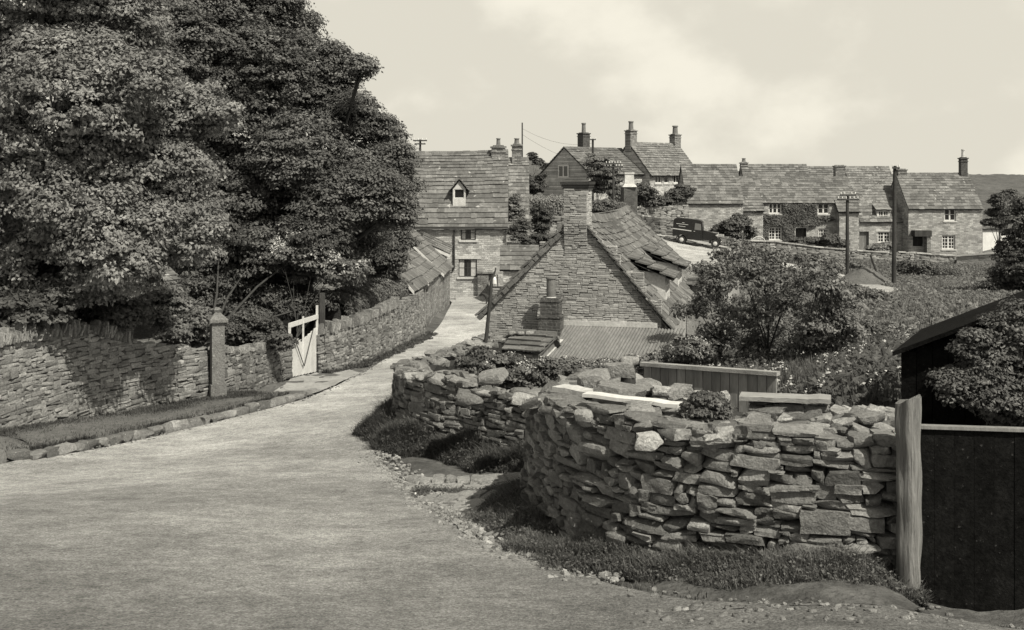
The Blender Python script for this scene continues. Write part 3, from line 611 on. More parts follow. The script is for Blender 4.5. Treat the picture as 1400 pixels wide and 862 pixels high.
# white gate and its posts
g0 = G(395, 520); g1 = G(434, 511); fg = Fac(g0[:2], g1[:2]); t = thing('white_gate', 'white boarded gate with open top and thin V braces in the wall', 'gate', tuple(g0))
def zpx(f, px, py): return f.uz(px, py)[1]
mb = MB(); nb = 9; W = fg.W
for i_ in range(nb):
    u0_, u1_ = W*i_/nb, W*(i_+1)/nb; um = (i_+.5)/nb; dip = .28*abs(um-.45)+.02
    zt_ = zpx(fg, 395+39*um, np.interp(um, [0, .45, 1], [462, 466, 447]))
    fg.box(mb, u0_+.006, u1_-.006, g0[2]+(g1[2]-g0[2])*um+.06, zt_, -.03, 0, RNG.uniform(.92, 1.08))
mb.build('boards', 'white_paint', t)
mb = MB(); zl, zr_ = zpx(fg, 396, 445), zpx(fg, 434, 433); zb0, zb1 = g0[2]+.05, g1[2]+.05
def bar(f, mb, u0, z0, u1, z1, w_, n0, n1):
    d = np.array([u1-u0, z1-z0]); d /= np.linalg.norm(d); s = np.array([-d[1], d[0]])*w_/2; a_ = [f.pt(u0+s[0], z0+s[1], n1), f.pt(u1+s[0], z1+s[1], n1), f.pt(u1-s[0], z1-s[1], n1), f.pt(u0-s[0], z0-s[1], n1)]
    b_ = [f.pt(u0+s[0], z0+s[1], n0), f.pt(u1+s[0], z1+s[1], n0), f.pt(u1-s[0], z1-s[1], n0), f.pt(u0-s[0], z0-s[1], n0)]
    mb.poly(a_); mb.poly(b_[::-1])
    for m in range(4): mb.poly([a_[m], b_[m], b_[(m+1) % 4], a_[(m+1) % 4]])
bar(fg, mb, 0, zl, W, zr_, .13, -.02, .035); bar(fg, mb, .05, zb0+.1, .05, zl+.02, .09, -.025, .03); bar(fg, mb, W-.05, zb1+.1, W-.05, zr_+.35, .08, -.025, .03); bar(fg, mb, W*.45, zb0+.15, W*.45, zl+.1, .06, .005, .045)
mb.build('frame', 'white_paint', t)
mb = MB(); bar(fg, mb, W*.45, zb0+.12, W*.14, zl-.45, .03, .045, .06); bar(fg, mb, W*.46, zb0+.12, W*.78, zl-.4, .03, .045, .06); mb.build('brace', 'iron', t)
p1 = g1+np.array([.12, .1, 0]); t = thing('gate_post', 'dark square timber gate post right of the white gate', 'post', tuple(p1)); mb = MB(); mb.cbox((p1[0], p1[1], p1[2]-.2), .17, .2, 2.65, .3); mb.build('shaft', 'dark_wood', t)
p1 = g0+np.array([-.12, 0, 0]); t = thing('gate_post', 'rough stone gate pier left of the white gate', 'post', tuple(p1)); mb = MB()
C = [[p1[0], p1[1], p1[2]+.1+.16*i_] for i_ in range(8)]; stones(mb, C, [np.array([[.8, .6, 0], [.6, -.8, 0], [0, 0, 1.]])]*8, [[.17, .17, .082]]*8, 3, .2, .08, 1, (.6, .9)); mb.build('shaft', 'stone', t, True)
# gravel apron in front of the gate
ap = smooth_line([G(*q)[:2] for q in [(330, 566), (380, 552), (440, 536), (500, 512)]], 20); ab = smooth_line([G(*q)[:2] for q in [(392, 526), (400, 519), (436, 510), (476, 506)]], 20)
strip('gate_apron', ab, ap, .02, 'gravel', 8, .008)
# hedge on the wall
def hedge(name, label, cat, pts, zlo, zhi, half, n, leaf=.05, m='leaf_dark', tone=(.7, 1.3), group=None, dens=1.0):
    ln = Line(pts, False); t = thing(name, label, cat, (*ln.at(ln.L/2), zlo(ln.L/2)), group); mb = MB(); q = RNG.uniform(0, ln.L, n); p = ln.at(q); tt = ln.tan(q); th = RNG.uniform(0, math.pi, n); a_ = half*np.cos(th)*RNG.uniform(.75, 1.08, n)
    zl_ = np.array([zlo(x) for x in q]); zh_ = np.array([zhi(x) for x in q])+.06*np.sin(q*7)+.05*np.sin(q*2.9); hz_ = np.where(RNG.random(n) < .45, 1.0*RNG.uniform(.92, 1.05, n), RNG.uniform(0, 1, n)); side_ = hz_ < .9
    a_ = np.where(side_, np.sign(np.cos(th))*half*RNG.uniform(.8, 1.1, n), a_); x = p[:, 0]+tt[:, 1]*a_; y = p[:, 1]-tt[:, 0]*a_; z = zl_+(zh_-zl_)*hz_*(1-.18*(np.abs(a_)/half)**2)
    nr = np.stack([tt[:, 1]*a_/half, -tt[:, 0]*a_/half, np.where(side_, .25, 1.)], -1)+RNG.normal(0, .45, (n, 3)); nr /= np.linalg.norm(nr, axis=1, keepdims=True)
    leaves(mb, np.stack([x, y, z], -1), nr, RNG.uniform(leaf*.6, leaf*1.3, n), RNG.uniform(*tone, n)); mb.build('foliage', m, t)
    cm = MB(); prev = None
    for q in np.linspace(0, ln.L, 14):
        p = ln.at(q); tt = ln.tan(q); r_ = np.array([tt[1], -tt[0]])*half*.6; zl, zh = zlo(q), zlo(q)+(zhi(q)-zlo(q))*.78
        cur = [np.array([*(p-r_), zl]), np.array([*(p-r_), zh]), np.array([*(p+r_), zh]), np.array([*(p+r_), zl])]
        if prev is not None:
            for k_ in range(3): cm.poly([prev[k_], cur[k_], cur[k_+1], prev[k_+1]])
        else: cm.poly(cur)
        prev = cur
    cm.poly(prev); cm.build('branches', 'core_shade', t); return t
h0 = P(446, 430, 36); h1 = P(540, 415, 46)
hedge('clipped_hedge', 'long clipped hedge on top of the wall right of the white gate', 'hedge', [h0[:2], h1[:2]], lambda q: -5.2, lambda q: -3.75-.12*q/6, .75, 42000, .05, 'leaf', (.7, 1.5))
# trees
front_lobes = [(60, 10, 115), (150, 40, 78), (178, 105, 52), (95, 150, 105), (205, 165, 75), (262, 150, 42), (295, 165, 26), (50, 270, 105), (160, 255, 95), (225, 232, 55), (235, 305, 58), (150, 335, 80), (272, 335, 32), (60, 365, 66), (180, 372, 36), (-40, 110, 100), (-60, 300, 100), (10, 400, 45), (120, 395, 34), (60, -110, 120)]
tb = G(60, 560); tb = np.array([-11.6, 24.5, ground(-11.6, 24.5)])
tree('sycamore_tree', 'broad pale leaved tree overhanging the long wall at the left edge', 'tree', tb, front_lobes, 23.5, 'leaf_bright', 5200, 62, .05, .32, seed=2, pad=(.2, .42), flat=.7, tone=(.85, 1.9), dj=1.3, up=.3, drop=.25, inner=.2)
back_lobes = [(250, -20, 100), (320, 0, 70), (372, 25, 42), (405, 50, 38), (440, 84, 30), (470, 98, 24), (495, 94, 15), (340, 100, 82), (430, 145, 56), (482, 160, 38), (512, 190, 34), (410, 215, 65), (500, 240, 40), (520, 275, 28), (300, 170, 95), (370, 280, 66), (460, 285, 52), (250, 80, 85), (320, 280, 66), (495, 325, 34), (280, 350, 56), (430, 345, 46), (350, 350, 50), (470, 370, 26), (532, 225, 32), (536, 292, 25), (515, 262, 36), (548, 258, 18)]
tb = np.array([-7.6, 39.5, ground(-7.6, 39.5)])
tree('beech_tree', 'tall dark layered tree rising behind the white gate', 'tree', tb, back_lobes, 38.5, 'leaf_dark', 8500, 62, .058, .42, seed=5, pad=(.28, .62), flat=.55, core=1.0, tone=(.7, 1.8), dj=1.8, up=.6, drop=.12, inner=.3, twigs=4)
tb = np.array([-9.4, 32, ground(-9.4, 32)])
tree('holly_tree', 'dark small leaved tree between the pale tree and the gate', 'tree', tb, [(330, 400, 48), (290, 380, 42), (350, 350, 42), (270, 420, 40), (320, 445, 36), (380, 415, 30), (405, 425, 20), (430, 330, 45), (440, 415, 14), (300, 330, 36)], 35.5, 'leaf_dark', 700, 60, .06, .14, seed=6, pad=(.3, .55), tone=(.6, 1.2), dj=.9)
def flower_bush(name, label, cat, base, lobes, D, n_cl, n_leaf, leaf, nfl, fl=.05, **kw):
    t, lb = tree(name, label, cat, base, lobes, D, kw.pop('m', 'leaf_dark'), n_cl, n_leaf, leaf, kw.pop('rb', .05), **kw); mb = MB()
    for c, r in lb:
        n_ = max(3, int(nfl*r*r/sum(q[1]**2 for q in lb))); d = unit(n_); d[:, 2] = np.abs(d[:, 2]); d[:, 1] = -np.abs(d[:, 1])*1; pos = c+d*r*RNG.uniform(.9, 1.15, (n_, 1))
        pos = np.repeat(pos, 5, 0)+RNG.normal(0, fl*1.3, (n_*5, 3)); leaves(mb, pos, unit(n_*5)*.5+np.array([0, -.4, .7]), RNG.uniform(fl*.6, fl*1.2, n_*5), RNG.uniform(.6, 1.1, n_*5))
    tag(mb.build('flowers', 'flower', t), kind='stuff'); return t
tb = np.array([-6.9, 33.8, ground(-6.9, 33.8)])
flower_bush('flowering_bush', 'shrub dotted with pale blossom above the white gate', 'shrub', tb, [(400, 340, 28), (430, 352, 26), (455, 372, 22), (405, 366, 24), (385, 352, 24), (470, 382, 14), (490, 370, 14)], 35.5, 260, 50, .06, 190, .055, m='leaf', seed=9, pad=(.2, .35), dj=.5, tone=(.9, 1.6))
for i_, (lbl, lo, D_, nn_, lf, mt, tn) in enumerate([
    ('glossy shrub spilling over the long wall left of the capped pillar', [(230, 430, 34), (255, 450, 30), (210, 415, 26), (275, 470, 18), (240, 462, 22)], 27.5, 300, .06, 'leaf', (.9, 1.7)),
    ('dark shrub spilling over the coping stones at the left edge', [(30, 435, 34), (-20, 430, 50), (75, 420, 30), (10, 450, 26)], 22.2, 340, .06, 'leaf_dark', (.5, 1.1)),
    ('dark shrub behind the middle of the long wall', [(130, 425, 38), (165, 430, 30), (110, 400, 30)], 25, 300, .06, 'leaf_dark', (.5, 1.2)),
    ('round dark shrub behind the short wall beside the capped pillar', [(330, 470, 22), (360, 462, 24), (345, 445, 26), (385, 470, 14), (312, 455, 16)], 30, 220, .055, 'leaf_dark', (.6, 1.3))]):
    c0 = P(lo[0][0], lo[0][1], D_); tree('shrub', lbl, 'shrub', (c0[0], c0[1], ground(c0[0], c0[1])), lo, D_, mt, nn_, 50, lf, .05, seed=20+i_, pad=(.18, .35), tone=tn, dj=.5, twigs=2)
# low building glimpsed behind the leaves
fo = Fac(P(165, 400, 33)[:2], P(262, 400, 35)[:2]); house('garden_shed', 'low shed with a smooth roof glimpsed among the leaves behind the wall', fo, 3, -4.2, -3.55, -2.7, 'wall_outbuilding', 'slate', row=(.3, .3), cat='shed')
# outbuildings along the lane; front wall faces the lane (to the right)
def outbuilding(name, label, a_, b_, ze, rise, run, roofm, wallm, board=True, doors=()):
    f = Fac(a_, b_); t = thing(name, label, 'outbuilding', (*((np.array(a_)+np.array(b_))/2), -6.6)); mb = MB(); wall_holes(mb, f, 0, f.W, -7.2, ze, [d_[:4] for d_ in doors], .2)
    for u in (0, f.W): mb.poly([f.pt(u, -7.2, 0), f.pt(u, -7.2, -run*2), f.pt(u, ze, -run*2), f.pt(u, ze+rise-.06, -run), f.pt(u, ze, 0)])
    mb.build('wall', wallm, t); rf = MB(); sl_ = rise/run
    slates(rf, f.pt(-.05, ze-.15*sl_, .15), f.pt(f.W+.05, ze-.15*sl_, .15), f.pt(-.05, ze+rise, -run), f.pt(f.W+.05, ze+rise, -run), .5, .3, (.4, .8), .045)
    slates(rf, f.pt(f.W+.05, ze-.15*sl_, -2*run-.15), f.pt(-.05, ze-.15*sl_, -2*run-.15), f.pt(f.W+.05, ze+rise, -run), f.pt(-.05, ze+rise, -run), .5, .3, (.4, .8), .045); r_ = rf.build('roof', roofm, t)
    if board:
        bb = MB(); o = f.pt(-.1, ze-.2*sl_-.02, .2); e_ = f.pt(-.1, ze+rise-.02, -run); U3 = np.append(f.U, 0)*.07; bb.box(o, e_-o, U3, [0, 0, .14]); bb.build('bargeboard', 'white_paint', r_)
    for d_ in doors: door(t, f, d_[:4], 'dark_wood', .12)
    return t, f
xA = lambda px, D: ((px-CX)/K*D, D)
outbuilding('outbuilding', 'small lane outbuilding with the darkest slate roof nearest the hedge', xA(560, 45), xA(579, 48.6), -4.35, 2.2, 2.0, 'slate_dark', 'wall_outbuilding', doors=[])
outbuilding('outbuilding', 'middle lane outbuilding with stone slates and a pale bargeboard', xA(580.5, 48.8), xA(600, 55.4), -4.42, 1.6, 2.2, 'slate', 'wall_outbuilding', doors=[(.5, 1.5, -6.6, -4.75)])
outbuilding('outbuilding', 'farthest lane outbuilding with a steep ribbed roof beside the two storey house', xA(602, 55.8), xA(615, 61.5), -4.6, 2.0, 2.1, 'iron_sheet', 'wall_outbuilding', doors=[(1.2, 2.1, -6.6, -4.9)])

# =================================================================== TWO-STOREY HOUSE AT THE END OF THE LANE
fh = Fac(P(490, 0, 65)[:2], P(692, 0, 65)[:2])
R1 = fh.rect(630, 309, 650.5, 328.5); R2_ = fh.rect(627, 354.5, 652, 379)
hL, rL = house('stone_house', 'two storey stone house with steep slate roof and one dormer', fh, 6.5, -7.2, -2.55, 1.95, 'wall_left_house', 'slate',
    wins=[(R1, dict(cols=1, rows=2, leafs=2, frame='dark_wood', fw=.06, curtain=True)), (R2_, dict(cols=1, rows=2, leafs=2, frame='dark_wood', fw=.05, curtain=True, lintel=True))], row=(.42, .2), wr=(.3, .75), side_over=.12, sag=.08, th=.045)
chimney(hL, fh.pt(fh.W-.5, 0, -3.2)[:2], 1.2, 2.15, .85, .7, 0, 'chimney_stone', 1, .45, .13)
# dormer
fd = Fac(fh.pt(fh.uz(617, 270)[0], 0, -.75)[:2], fh.pt(fh.uz(637, 270)[0], 0, -.75)[:2]); zt_ = -.35; zbm = -1.15
mb = MB(); rD = (.14, fd.W-.14, -.93, -.4); wall_holes(mb, fd, 0.05, fd.W-.05, -1.5, -.38, [rD], .08); mb.poly([fd.pt(.05, -.38), fd.pt(fd.W-.05, -.38), fd.pt(fd.W/2, .12)])
for u in (.05, fd.W-.05): mb.poly([fd.pt(u, -1.6), fd.pt(u, -1.6, -1.6), fd.pt(u, -.38, -1.6), fd.pt(u, -.38)])
dm = mb.build('dormer', 'mortar', hL); window(dm, fd, rD, 1, 1, 'white_paint', fw=.035, rec=.04, leafs=1, sill=False).name = 'dormer_window'
rf = MB()
for sgn in (0, 1):
    u = -.14 if sgn == 0 else fd.W+.14; a0, a1 = fd.pt(u, -.5, .12), fd.pt(u, -.5, -1.9); b0, b1 = fd.pt(fd.W/2, .2, .12), fd.pt(fd.W/2, .2, -1.9); slates(rf, a0, a1, b0, b1, .22, .2, (.25, .4), .035)
rf.build('dormer_roof', 'slate', hL)
# rainwater pipe, little porch roof and ledge
mb = MB(); up = fh.uz(621, 300)[0]; mb.tube([fh.pt(up, -2.6, .1), fh.pt(up, -5.1, .1)], [.05, .05], 8); mb.tube([fh.pt(up, -5.1, .1), fh.pt(up-.35, -5.3, .1), fh.pt(up-.35, -6.8, .1)], [.05]*3, 8); mb.build('drainpipe', 'iron', hL)
mb = MB(); fh.box(mb, -.1, fh.W+.1, -2.72, -2.6, .14, .26); mb.build('gutter', 'iron', hL)
mb = MB(); a_ = fh.uz(652, 0)[0]; fh.box(mb, a_, a_+1.0, -5.35, -5.27, .03, .4); fh.box(mb, a_+.05, a_+.7, -6.9, -5.352, .02, .32); mb.build('buttress', 'chimney_stone', hL)
mb = MB(); f5 = Fac(P(577, 0, 63.6)[:2], P(617, 0, 63.6)[:2])
slates(mb, f5.pt(0, -3.35, 1), f5.pt(f5.W, -4.1, 1), f5.pt(0, -2.95, -1.3), f5.pt(f5.W, -3.75, -1.3), .5, .5, (.4, .8)); mb.build('lean_to_roof', 'slate', hL)
mb = MB(); bar(f5, mb, 0, -3.45, f5.W, -4.2, .16, 1.02, 1.06); mb.build('bargeboard', 'white_paint', hL)
t = thing('crate', 'small pale box standing by the drainpipe at the house foot', 'box', tuple(P(618, 408, 63.5))); z_ = ground(*P(618, 408, 63.2)[:2]); mb = MB(); mb.cbox((P(618, 0, 63.2)[0], 63.2, z_), .42, .3, .07, .1); mb.cbox((P(618, 0, 63.2)[0], 63.2, z_+.32), .46, .34, .05, .1)
for a_ in (-.19, .19): mb.cbox((P(618, 0, 63.2)[0]+a_, 63.2, z_+.07), .05, .3, .25, .1)
mb.build('body', 'plank', t)
# house behind, its roof spotted with lichen
fh2 = Fac(P(672, 0, 71)[:2], P(721, 0, 71)[:2])
h2, r2 = house('stone_house', 'house behind with a lichen spotted roof seen past the two storey gable', fh2, 6, -7, -3.6, 1.6, 'wall_left_house', 'slate_lichen', row=(.36, .24), th=.04, side_over=.15)
chimney(h2, P(706.5, 0, 74)[:2], 1.2, 2.45, .66, .6, 0, 'chimney_stone', 1, .38, .17)
# low roofs between the houses
fh3 = Fac(P(688, 0, 60.5)[:2], P(733, 0, 60.5)[:2]); house('outhouse', 'low outhouse with wide stone slates in the gap beside the two storey house', fh3, 3.4, -7, -4.75, -3.65, 'wall_left_house', 'slate', row=(.45, .4), wr=(.5, .9), cat='outhouse', side_over=.2)
# shrubs in the gap
for i_, (nm, lbl, lo, D_, nn_, mt, tn) in enumerate([
    ('clipped_yew', 'tall clipped dark column of evergreen left of the big chimney', [(740, 292, 14), (741, 310, 14), (739, 328, 13), (742, 345, 11)], 66, 420, 'leaf_dark', (.5, 1.0)),
    ('shrub', 'round bush above the low outhouse roof left of the clipped evergreen', [(714, 310, 12), (706, 322, 12), (722, 330, 8)], 65, 160, 'leaf_dark', (.7, 1.3)),
    ('shrub', 'thin climbing bush at the foot of the lichen spotted roof', [(702, 280, 13), (698, 296, 10), (710, 292, 9)], 68, 120, 'leaf', (.8, 1.4)),
    ('shrub', 'small ragged bush right of the far chimney pots on the skyline', [(728, 215, 7), (736, 222, 6), (745, 228, 6)], 150, 60, 'leaf_dark', (.6, 1.2)),
    ('shrub', 'dark bush against the left gable of the big house', [(728, 250, 10), (735, 256, 9), (722, 262, 9), (738, 246, 6)], 98, 120, 'leaf_dark', (.5, 1.1))]):
    c0 = P(lo[0][0], lo[0][1], D_); tree(nm, lbl, 'shrub', (c0[0], c0[1], ground(c0[0], c0[1])), lo, D_, mt, nn_, 40, .055 if D_ < 90 else .12, .06, seed=40+i_, pad=(.15, .3) if D_ < 90 else (.3, .6), tone=tn, dj=.25, twigs=1)
hA, hB = P(716, 0, 76), P(790, 0, 76)
hedge('pale_hedge', 'pale fluffy hedge along the garden wall top left of the big chimney', 'hedge', [hA[:2], hB[:2]], lambda q: -2.6, lambda q: -.9, .7, 7000, .08, 'leaf', (1.3, 2.4))  # leaf tone raised above that of the clipped hedge
lw = Line([P(712, 0, 75)[:2], P(760, 0, 74.5)[:2], P(800, 0, 74)[:2]], False)
wall_thing('garden_wall', 'old retaining wall under the pale hedge left of the big chimney', lw, lambda q: -2.3, lambda q: -6.0, k=2, wr=(.2, .6), hr=(.1, .25), th=.3, seed=8, m='stone_far', tone=(.7, 1.3))
# dog
def skin(name, verts, edges, rad, m, parent, sub=1, root=0):
    off = np.zeros(3); p = parent
    while p is not None: off += np.array(p.location); p = p.parent
    me = bpy.data.meshes.new(name); me.from_pydata([tuple(np.array(v)-off) for v in verts], edges, []); o = bpy.data.objects.new(name, me); COL.objects.link(o); o.parent = parent
    o.modifiers.new('skin', 'SKIN')
    if not me.skin_vertices: 
        bpy.context.view_layer.objects.active = o
        o.select_set(True); bpy.ops.mesh.customdata_skin_add()
    for i_, r in enumerate(rad): me.skin_vertices[0].data[i_].radius = (r, r); me.skin_vertices[0].data[i_].use_root = (i_ == root)
    o.modifiers.new('sub', 'SUBSURF').levels = sub; o.modifiers['sub'].render_levels = sub
    dg = bpy.context.evaluated_depsgraph_get(); ev = bpy.data.meshes.new_from_object(o.evaluated_get(dg)); o.modifiers.clear(); o.data = ev
    ev.materials.clear(); ev.materials.append(MATS[m]); at = ev.attributes.new('tone', 'FLOAT', 'POINT'); at.data.foreach_set('value', np.ones(len(ev.vertices), np.float32))
    for f_ in ev.polygons: f_.use_smooth = True
    return o
dp = np.array([P(670.5, 0, 60)[0], 60, 0]); dp[2] = ground(dp[0], dp[1])+.01; t = thing('dog', 'small dark dog standing at the far end of the lane', 'dog', tuple(dp))
dv = lambda x, y, z: dp+np.array([x, y, z])*1.1
V = [dv(.2, 0, .38), dv(0, 0, .37), dv(-.2, 0, .37), dv(-.29, 0, .47), dv(-.36, 0, .53), dv(-.47, 0, .5),
     dv(-.2, -.06, .27), dv(-.2, -.065, .13), dv(-.22, -.065, .02), dv(-.2, .06, .27), dv(-.17, .065, .13), dv(-.2, .065, .02),
     dv(.2, -.07, .26), dv(.25, -.07, .14), dv(.22, -.07, .02), dv(.2, .07, .26), dv(.27, .07, .14), dv(.25, .07, .02), dv(.3, 0, .45), dv(.38, 0, .55)]
E = [(0, 1), (1, 2), (2, 3), (3, 4), (4, 5), (2, 6), (6, 7), (7, 8), (2, 9), (9, 10), (10, 11), (0, 12), (12, 13), (13, 14), (0, 15), (15, 16), (16, 17), (0, 18), (18, 19)]
skin('body', V, E, [.1, .095, .115, .075, .075, .03, .05, .028, .025, .05, .028, .025, .06, .03, .025, .06, .03, .025, .028, .015], 'fur', t, 1, 1)
mb = MB()
for s_ in (-1, 1): mb.poly([dv(-.36, s_*.05, .58), dv(-.31, s_*.06, .57), dv(-.33, s_*.08, .66)]); mb.poly([dv(-.36, s_*.05, .58), dv(-.33, s_*.08, .66), dv(-.345, s_*.02, .585)])
mb.build('ears', 'fur', t)

# =================================================================== THE COTTAGE IN THE MIDDLE
th0 = math.radians(13.5); cu = np.array([math.cos(th0), -math.sin(th0)]); cv = np.array([math.sin(th0), math.cos(th0)])
c0 = P(669, 0, 30.7)[:2]; fc = Fac(c0, c0+cu*6.0)
uR, zR = fc.uz(905, 437); fc = Fac(c0, c0+cu*uR); zL = fc.uz(669, 421)[1]; uA, zA = fc.uz(789, 297); CD = 10.2
cot = thing('cottage', 'stone cottage with big gable chimney and sagging slate roof beside the lane', 'cottage', tuple(fc.pt(uR/2, -5.3)))
CB = lambda u, z, n_: fc.pt(u, z, -n_)
mb = MB()
for n_ in (0.05, CD): mb.poly([CB(0, -6.2, n_), CB(uR, -6.2, n_), CB(uR, zR, n_), CB(uA, zA, n_), CB(0, zL, n_)], .6)
mb.poly([CB(0, -6.2, 0), CB(0, -6.2, CD), CB(0, zL, CD), CB(0, zL, 0)]); mb.poly([CB(uR, -6.2, 0), CB(uR, -6.2, CD), CB(uR, zR, CD), CB(uR, zR, 0)])
# real coursed stones on the gable and the chimney breast
gl = Line([c0, c0+cu*uR], False); zb_ = -6.0
top_ = lambda q: (zL+(zA-zL)*q/uA if q < uA else zA+(zR-zA)*(q-uA)/(uR-uA))-zb_-.02
st = pack(gl.L, top_, (.1, .42), (.038, .075), .02, 21)
C = []; AX = []; H = []
for s0, s1, z0, z1 in st:
    C.append(fc.pt((s0+s1)/2, zb_+(z0+z1)/2, RNG.uniform(-.085, -.068))); AX.append([np.append(fc.U, RNG.normal(0, .01)), np.append(-fc.Nn, 0), [0, 0, 1]]); H.append([(s1-s0)/2-.003, .09, (z1-z0)/2-.003])
wl = MB(); stones(wl, C, AX, H, 2, .08, .03, 0, (.8, 1.22)); base_o = mb.build('wall', 'gable_stone', cot); wl.build('gable_stonework', 'gable_stone', cot, False)
u0_, _ = fc.uz(772, 300); u1_, _ = fc.uz(803.5, 300); zt_ = fc.uz(788, 256)[1]; um_ = (u0_+u1_)/2; cw = u1_-u0_; cc = CB(um_, 0, .27)
mb = MB(); mb.cbox((cc[0], cc[1], -1.25), cw-.06, .74, zt_+1.25, -th0, .7)
for fcx, wl_, o in ((Fac(fc.pt(u0_, 0, .14)[:2], fc.pt(u1_, 0, .14)[:2]), cw, 1), (Fac(fc.pt(u1_, 0, .14)[:2], fc.pt(u1_, 0, -.64)[:2]), .78, 2)):
    stt = pack(wl_, lambda q: zt_+4.1, (.1, .36), (.038, .075), .0, 30+o); C = []; AX = []; H = []
    for s0, s1, z0, z1 in stt:
        zc_ = -4.1+(z0+z1)/2; in_ = 0 if zc_ > -1.15 else min(.16, (-1.15-zc_)*.16)
        if zc_ < -2.3 or (o == 2 and zc_ < -1.2): continue
        C.append(fcx.pt((s0+s1)/2, zc_, RNG.uniform(-.09, -.07)-in_)); AX.append([np.append(fcx.U, 0), np.append(-fcx.Nn, 0), [0, 0, 1]]); H.append([(s1-s0)/2-.003, .09, (z1-z0)/2-.003])
    stones(mb, C, AX, H, 2, .08, .03, 0, (.62, 1.1) if o == 1 else (1.0, 1.5))  # right-hand face painted lighter than the front, as if sunlit
for h_, ex, hh, tn in ((-.08, .06, .08, .7), (0, .12, .07, .5), (.07, .18, .08, .4)): mb.cbox((cc[0], cc[1], zt_+h_), cw+ex, .78+ex, hh-.003, -th0, tn*.3)
mb.build('chimney', 'gable_stone', cot)
# roof: right slope sags and its ridge drops a little to the far end
rf = MB(); zf = (HZ-289)/K*(30.7+CD*.97)
zRf = zR+.1
slR = (zA-zR)/(uR-uA); slL = (zA-zL)/uA
E0 = CB(uR+.28, zR-.28*slR+.05, -.12); E1 = CB(uR+.28, zR-.28*slR+.35, CD+2.2); A0 = CB(uA, zA+.05, -.1); A1 = CB(uA, zA+.02, CD+.2)
slates(rf, E0, E1, A0, A1, .38, .22, (.22, .55), .04, .16, (.6, 1.3), .025)
slates(rf, CB(-.3, zL-.3*slL+.05, CD+.2), CB(-.3, zL-.3*slL+.05, -.12), A1, A0, .5, .3, (.3, .7), .055, .05)
ridge(rf, A0+np.append(cv, 0)*.8, A1, sag=.12); rfo = rf.build('roof', 'slate', cot)
# verge coping on the left of the gable
mb = MB()
for i_ in range(16):
    a_ = -.3+(uA-.15)*i_/16; b_ = -.3+(uA-.15)*(i_+1)/16-.01; o_ = RNG.uniform(-.012, .012); bar(fc, mb, a_, zL+a_*slL+.0+o_, b_, zL+b_*slL+.0+o_, RNG.uniform(.09, .13), -.1, .1+RNG.uniform(0, .05))
mb.build('verge', 'slate', cot)
# dormers on the right-hand slope
for i_, (dn, wv) in enumerate([(2.2, 1.3), (6.3, 1.6)]):
    fdm = Fac(CB(uR-.12, 0, dn)[:2], CB(uR-.12, 0, dn+wv)[:2]); zb0_ = zR-.15; zt1 = zR+1.0; mb = MB(); r_ = (.18, wv-.18, zb0_+.15, zt1-.12); wall_holes(mb, fdm, 0, wv, zb0_-.3, zt1, [r_], .08)
    for u in (0, wv): mb.poly([fdm.pt(u, zb0_-.3, 0), fdm.pt(u, zb0_-.3, -1.6), fdm.pt(u, zt1+.3, -1.6), fdm.pt(u, zt1, 0)])
    dmo = mb.build('dormer', 'mortar', cot); window(dmo, fdm, r_, 3, 4, fw=.06, rec=-.02, sill=False).name = 'dormer_window'
    rr = MB(); slates(rr, fdm.pt(-.15, zt1-.1, .25), fdm.pt(wv+.15, zt1-.1, .25), fdm.pt(-.15, zt1+.75, -1.7), fdm.pt(wv+.15, zt1+.75, -1.7), .4, .35, (.3, .6), .05); rr.build('dormer_roof', 'slate', cot)
# small porch wing seen past the eaves with a white window facing this way
fw_ = Fac(CB(uR+.02, 0, 8.2)[:2], CB(uR+1.2, 0, 8.0)[:2]); mb = MB(); rw_ = fw_.rect(932, 393, 945, 424); wall_holes(mb, fw_, 0, fw_.W, -6.5, -3.4, [rw_], .1)
mb.poly([fw_.pt(fw_.W, -6.5), fw_.pt(fw_.W, -6.5, -3), fw_.pt(fw_.W, -3.4, -3), fw_.pt(fw_.W, -3.4)]); wg = mb.build('wing_wall', 'gable_stone', cot); window(wg, fw_, rw_, 3, 5, fw=.05, rec=0, sill=False)
rr = MB(); slates(rr, fw_.pt(-.2, -3.5, .2), fw_.pt(fw_.W+.25, -3.5, .2), fw_.pt(-.2, -3.3, -2.5), fw_.pt(fw_.W+.25, -3.3, -2.5), .4, .3, (.3, .6)); rr.build('wing_roof', 'slate', cot)
# lean-to with corrugated roof and flashing
fl = Fac(fc.pt(fc.uz(733, 445)[0], 0, .02)[:2], fc.pt(fc.uz(925, 445)[0], 0, .02)[:2]); ztl = fc.uz(830, 446)[1]; run = 2.3; bt = (HZ-496)/K*(fl.pt(fl.W*.4, 0, run)[1]); 
lt = thing('lean_to', 'lean-to shed with corrugated iron roof against the cottage gable', 'shed', tuple(fl.pt(fl.W/2, -5, 1.2)))
mb = MB(); nc = 300; us_ = np.linspace(.0, fl.W, nc); A = []; B = []
for i_, u in enumerate(us_):
    dz = .016*math.sin(u*2*math.pi/.085); A.append(fl.pt(u+.25, ztl+dz, 0)); B.append(fl.pt(u, bt+dz+.02*math.sin(u*1.3), run+.15))
V = np.array(A+B); mb.add(V, [[i_, i_+1, nc+i_+1, nc+i_] for i_ in range(nc-1)]); mb.build('roof', 'iron_sheet', lt)
mb = MB(); u7 = fl.uz(770, 445)[0]; u9 = fl.uz(899, 445)[0]; fl.box(mb, u7, u9, ztl-.01, ztl+.13, 0.0, .05); mb.build('flashing', 'mortar', lt)
mb = MB(); wall_holes(mb, Fac(fl.pt(.1, 0, run-.05)[:2], fl.pt(fl.W-.1, 0, run-.05)[:2]), 0, fl.W-.2, -6, bt-.06, [(1.2, 2.0, -6, -4.9)], .1)
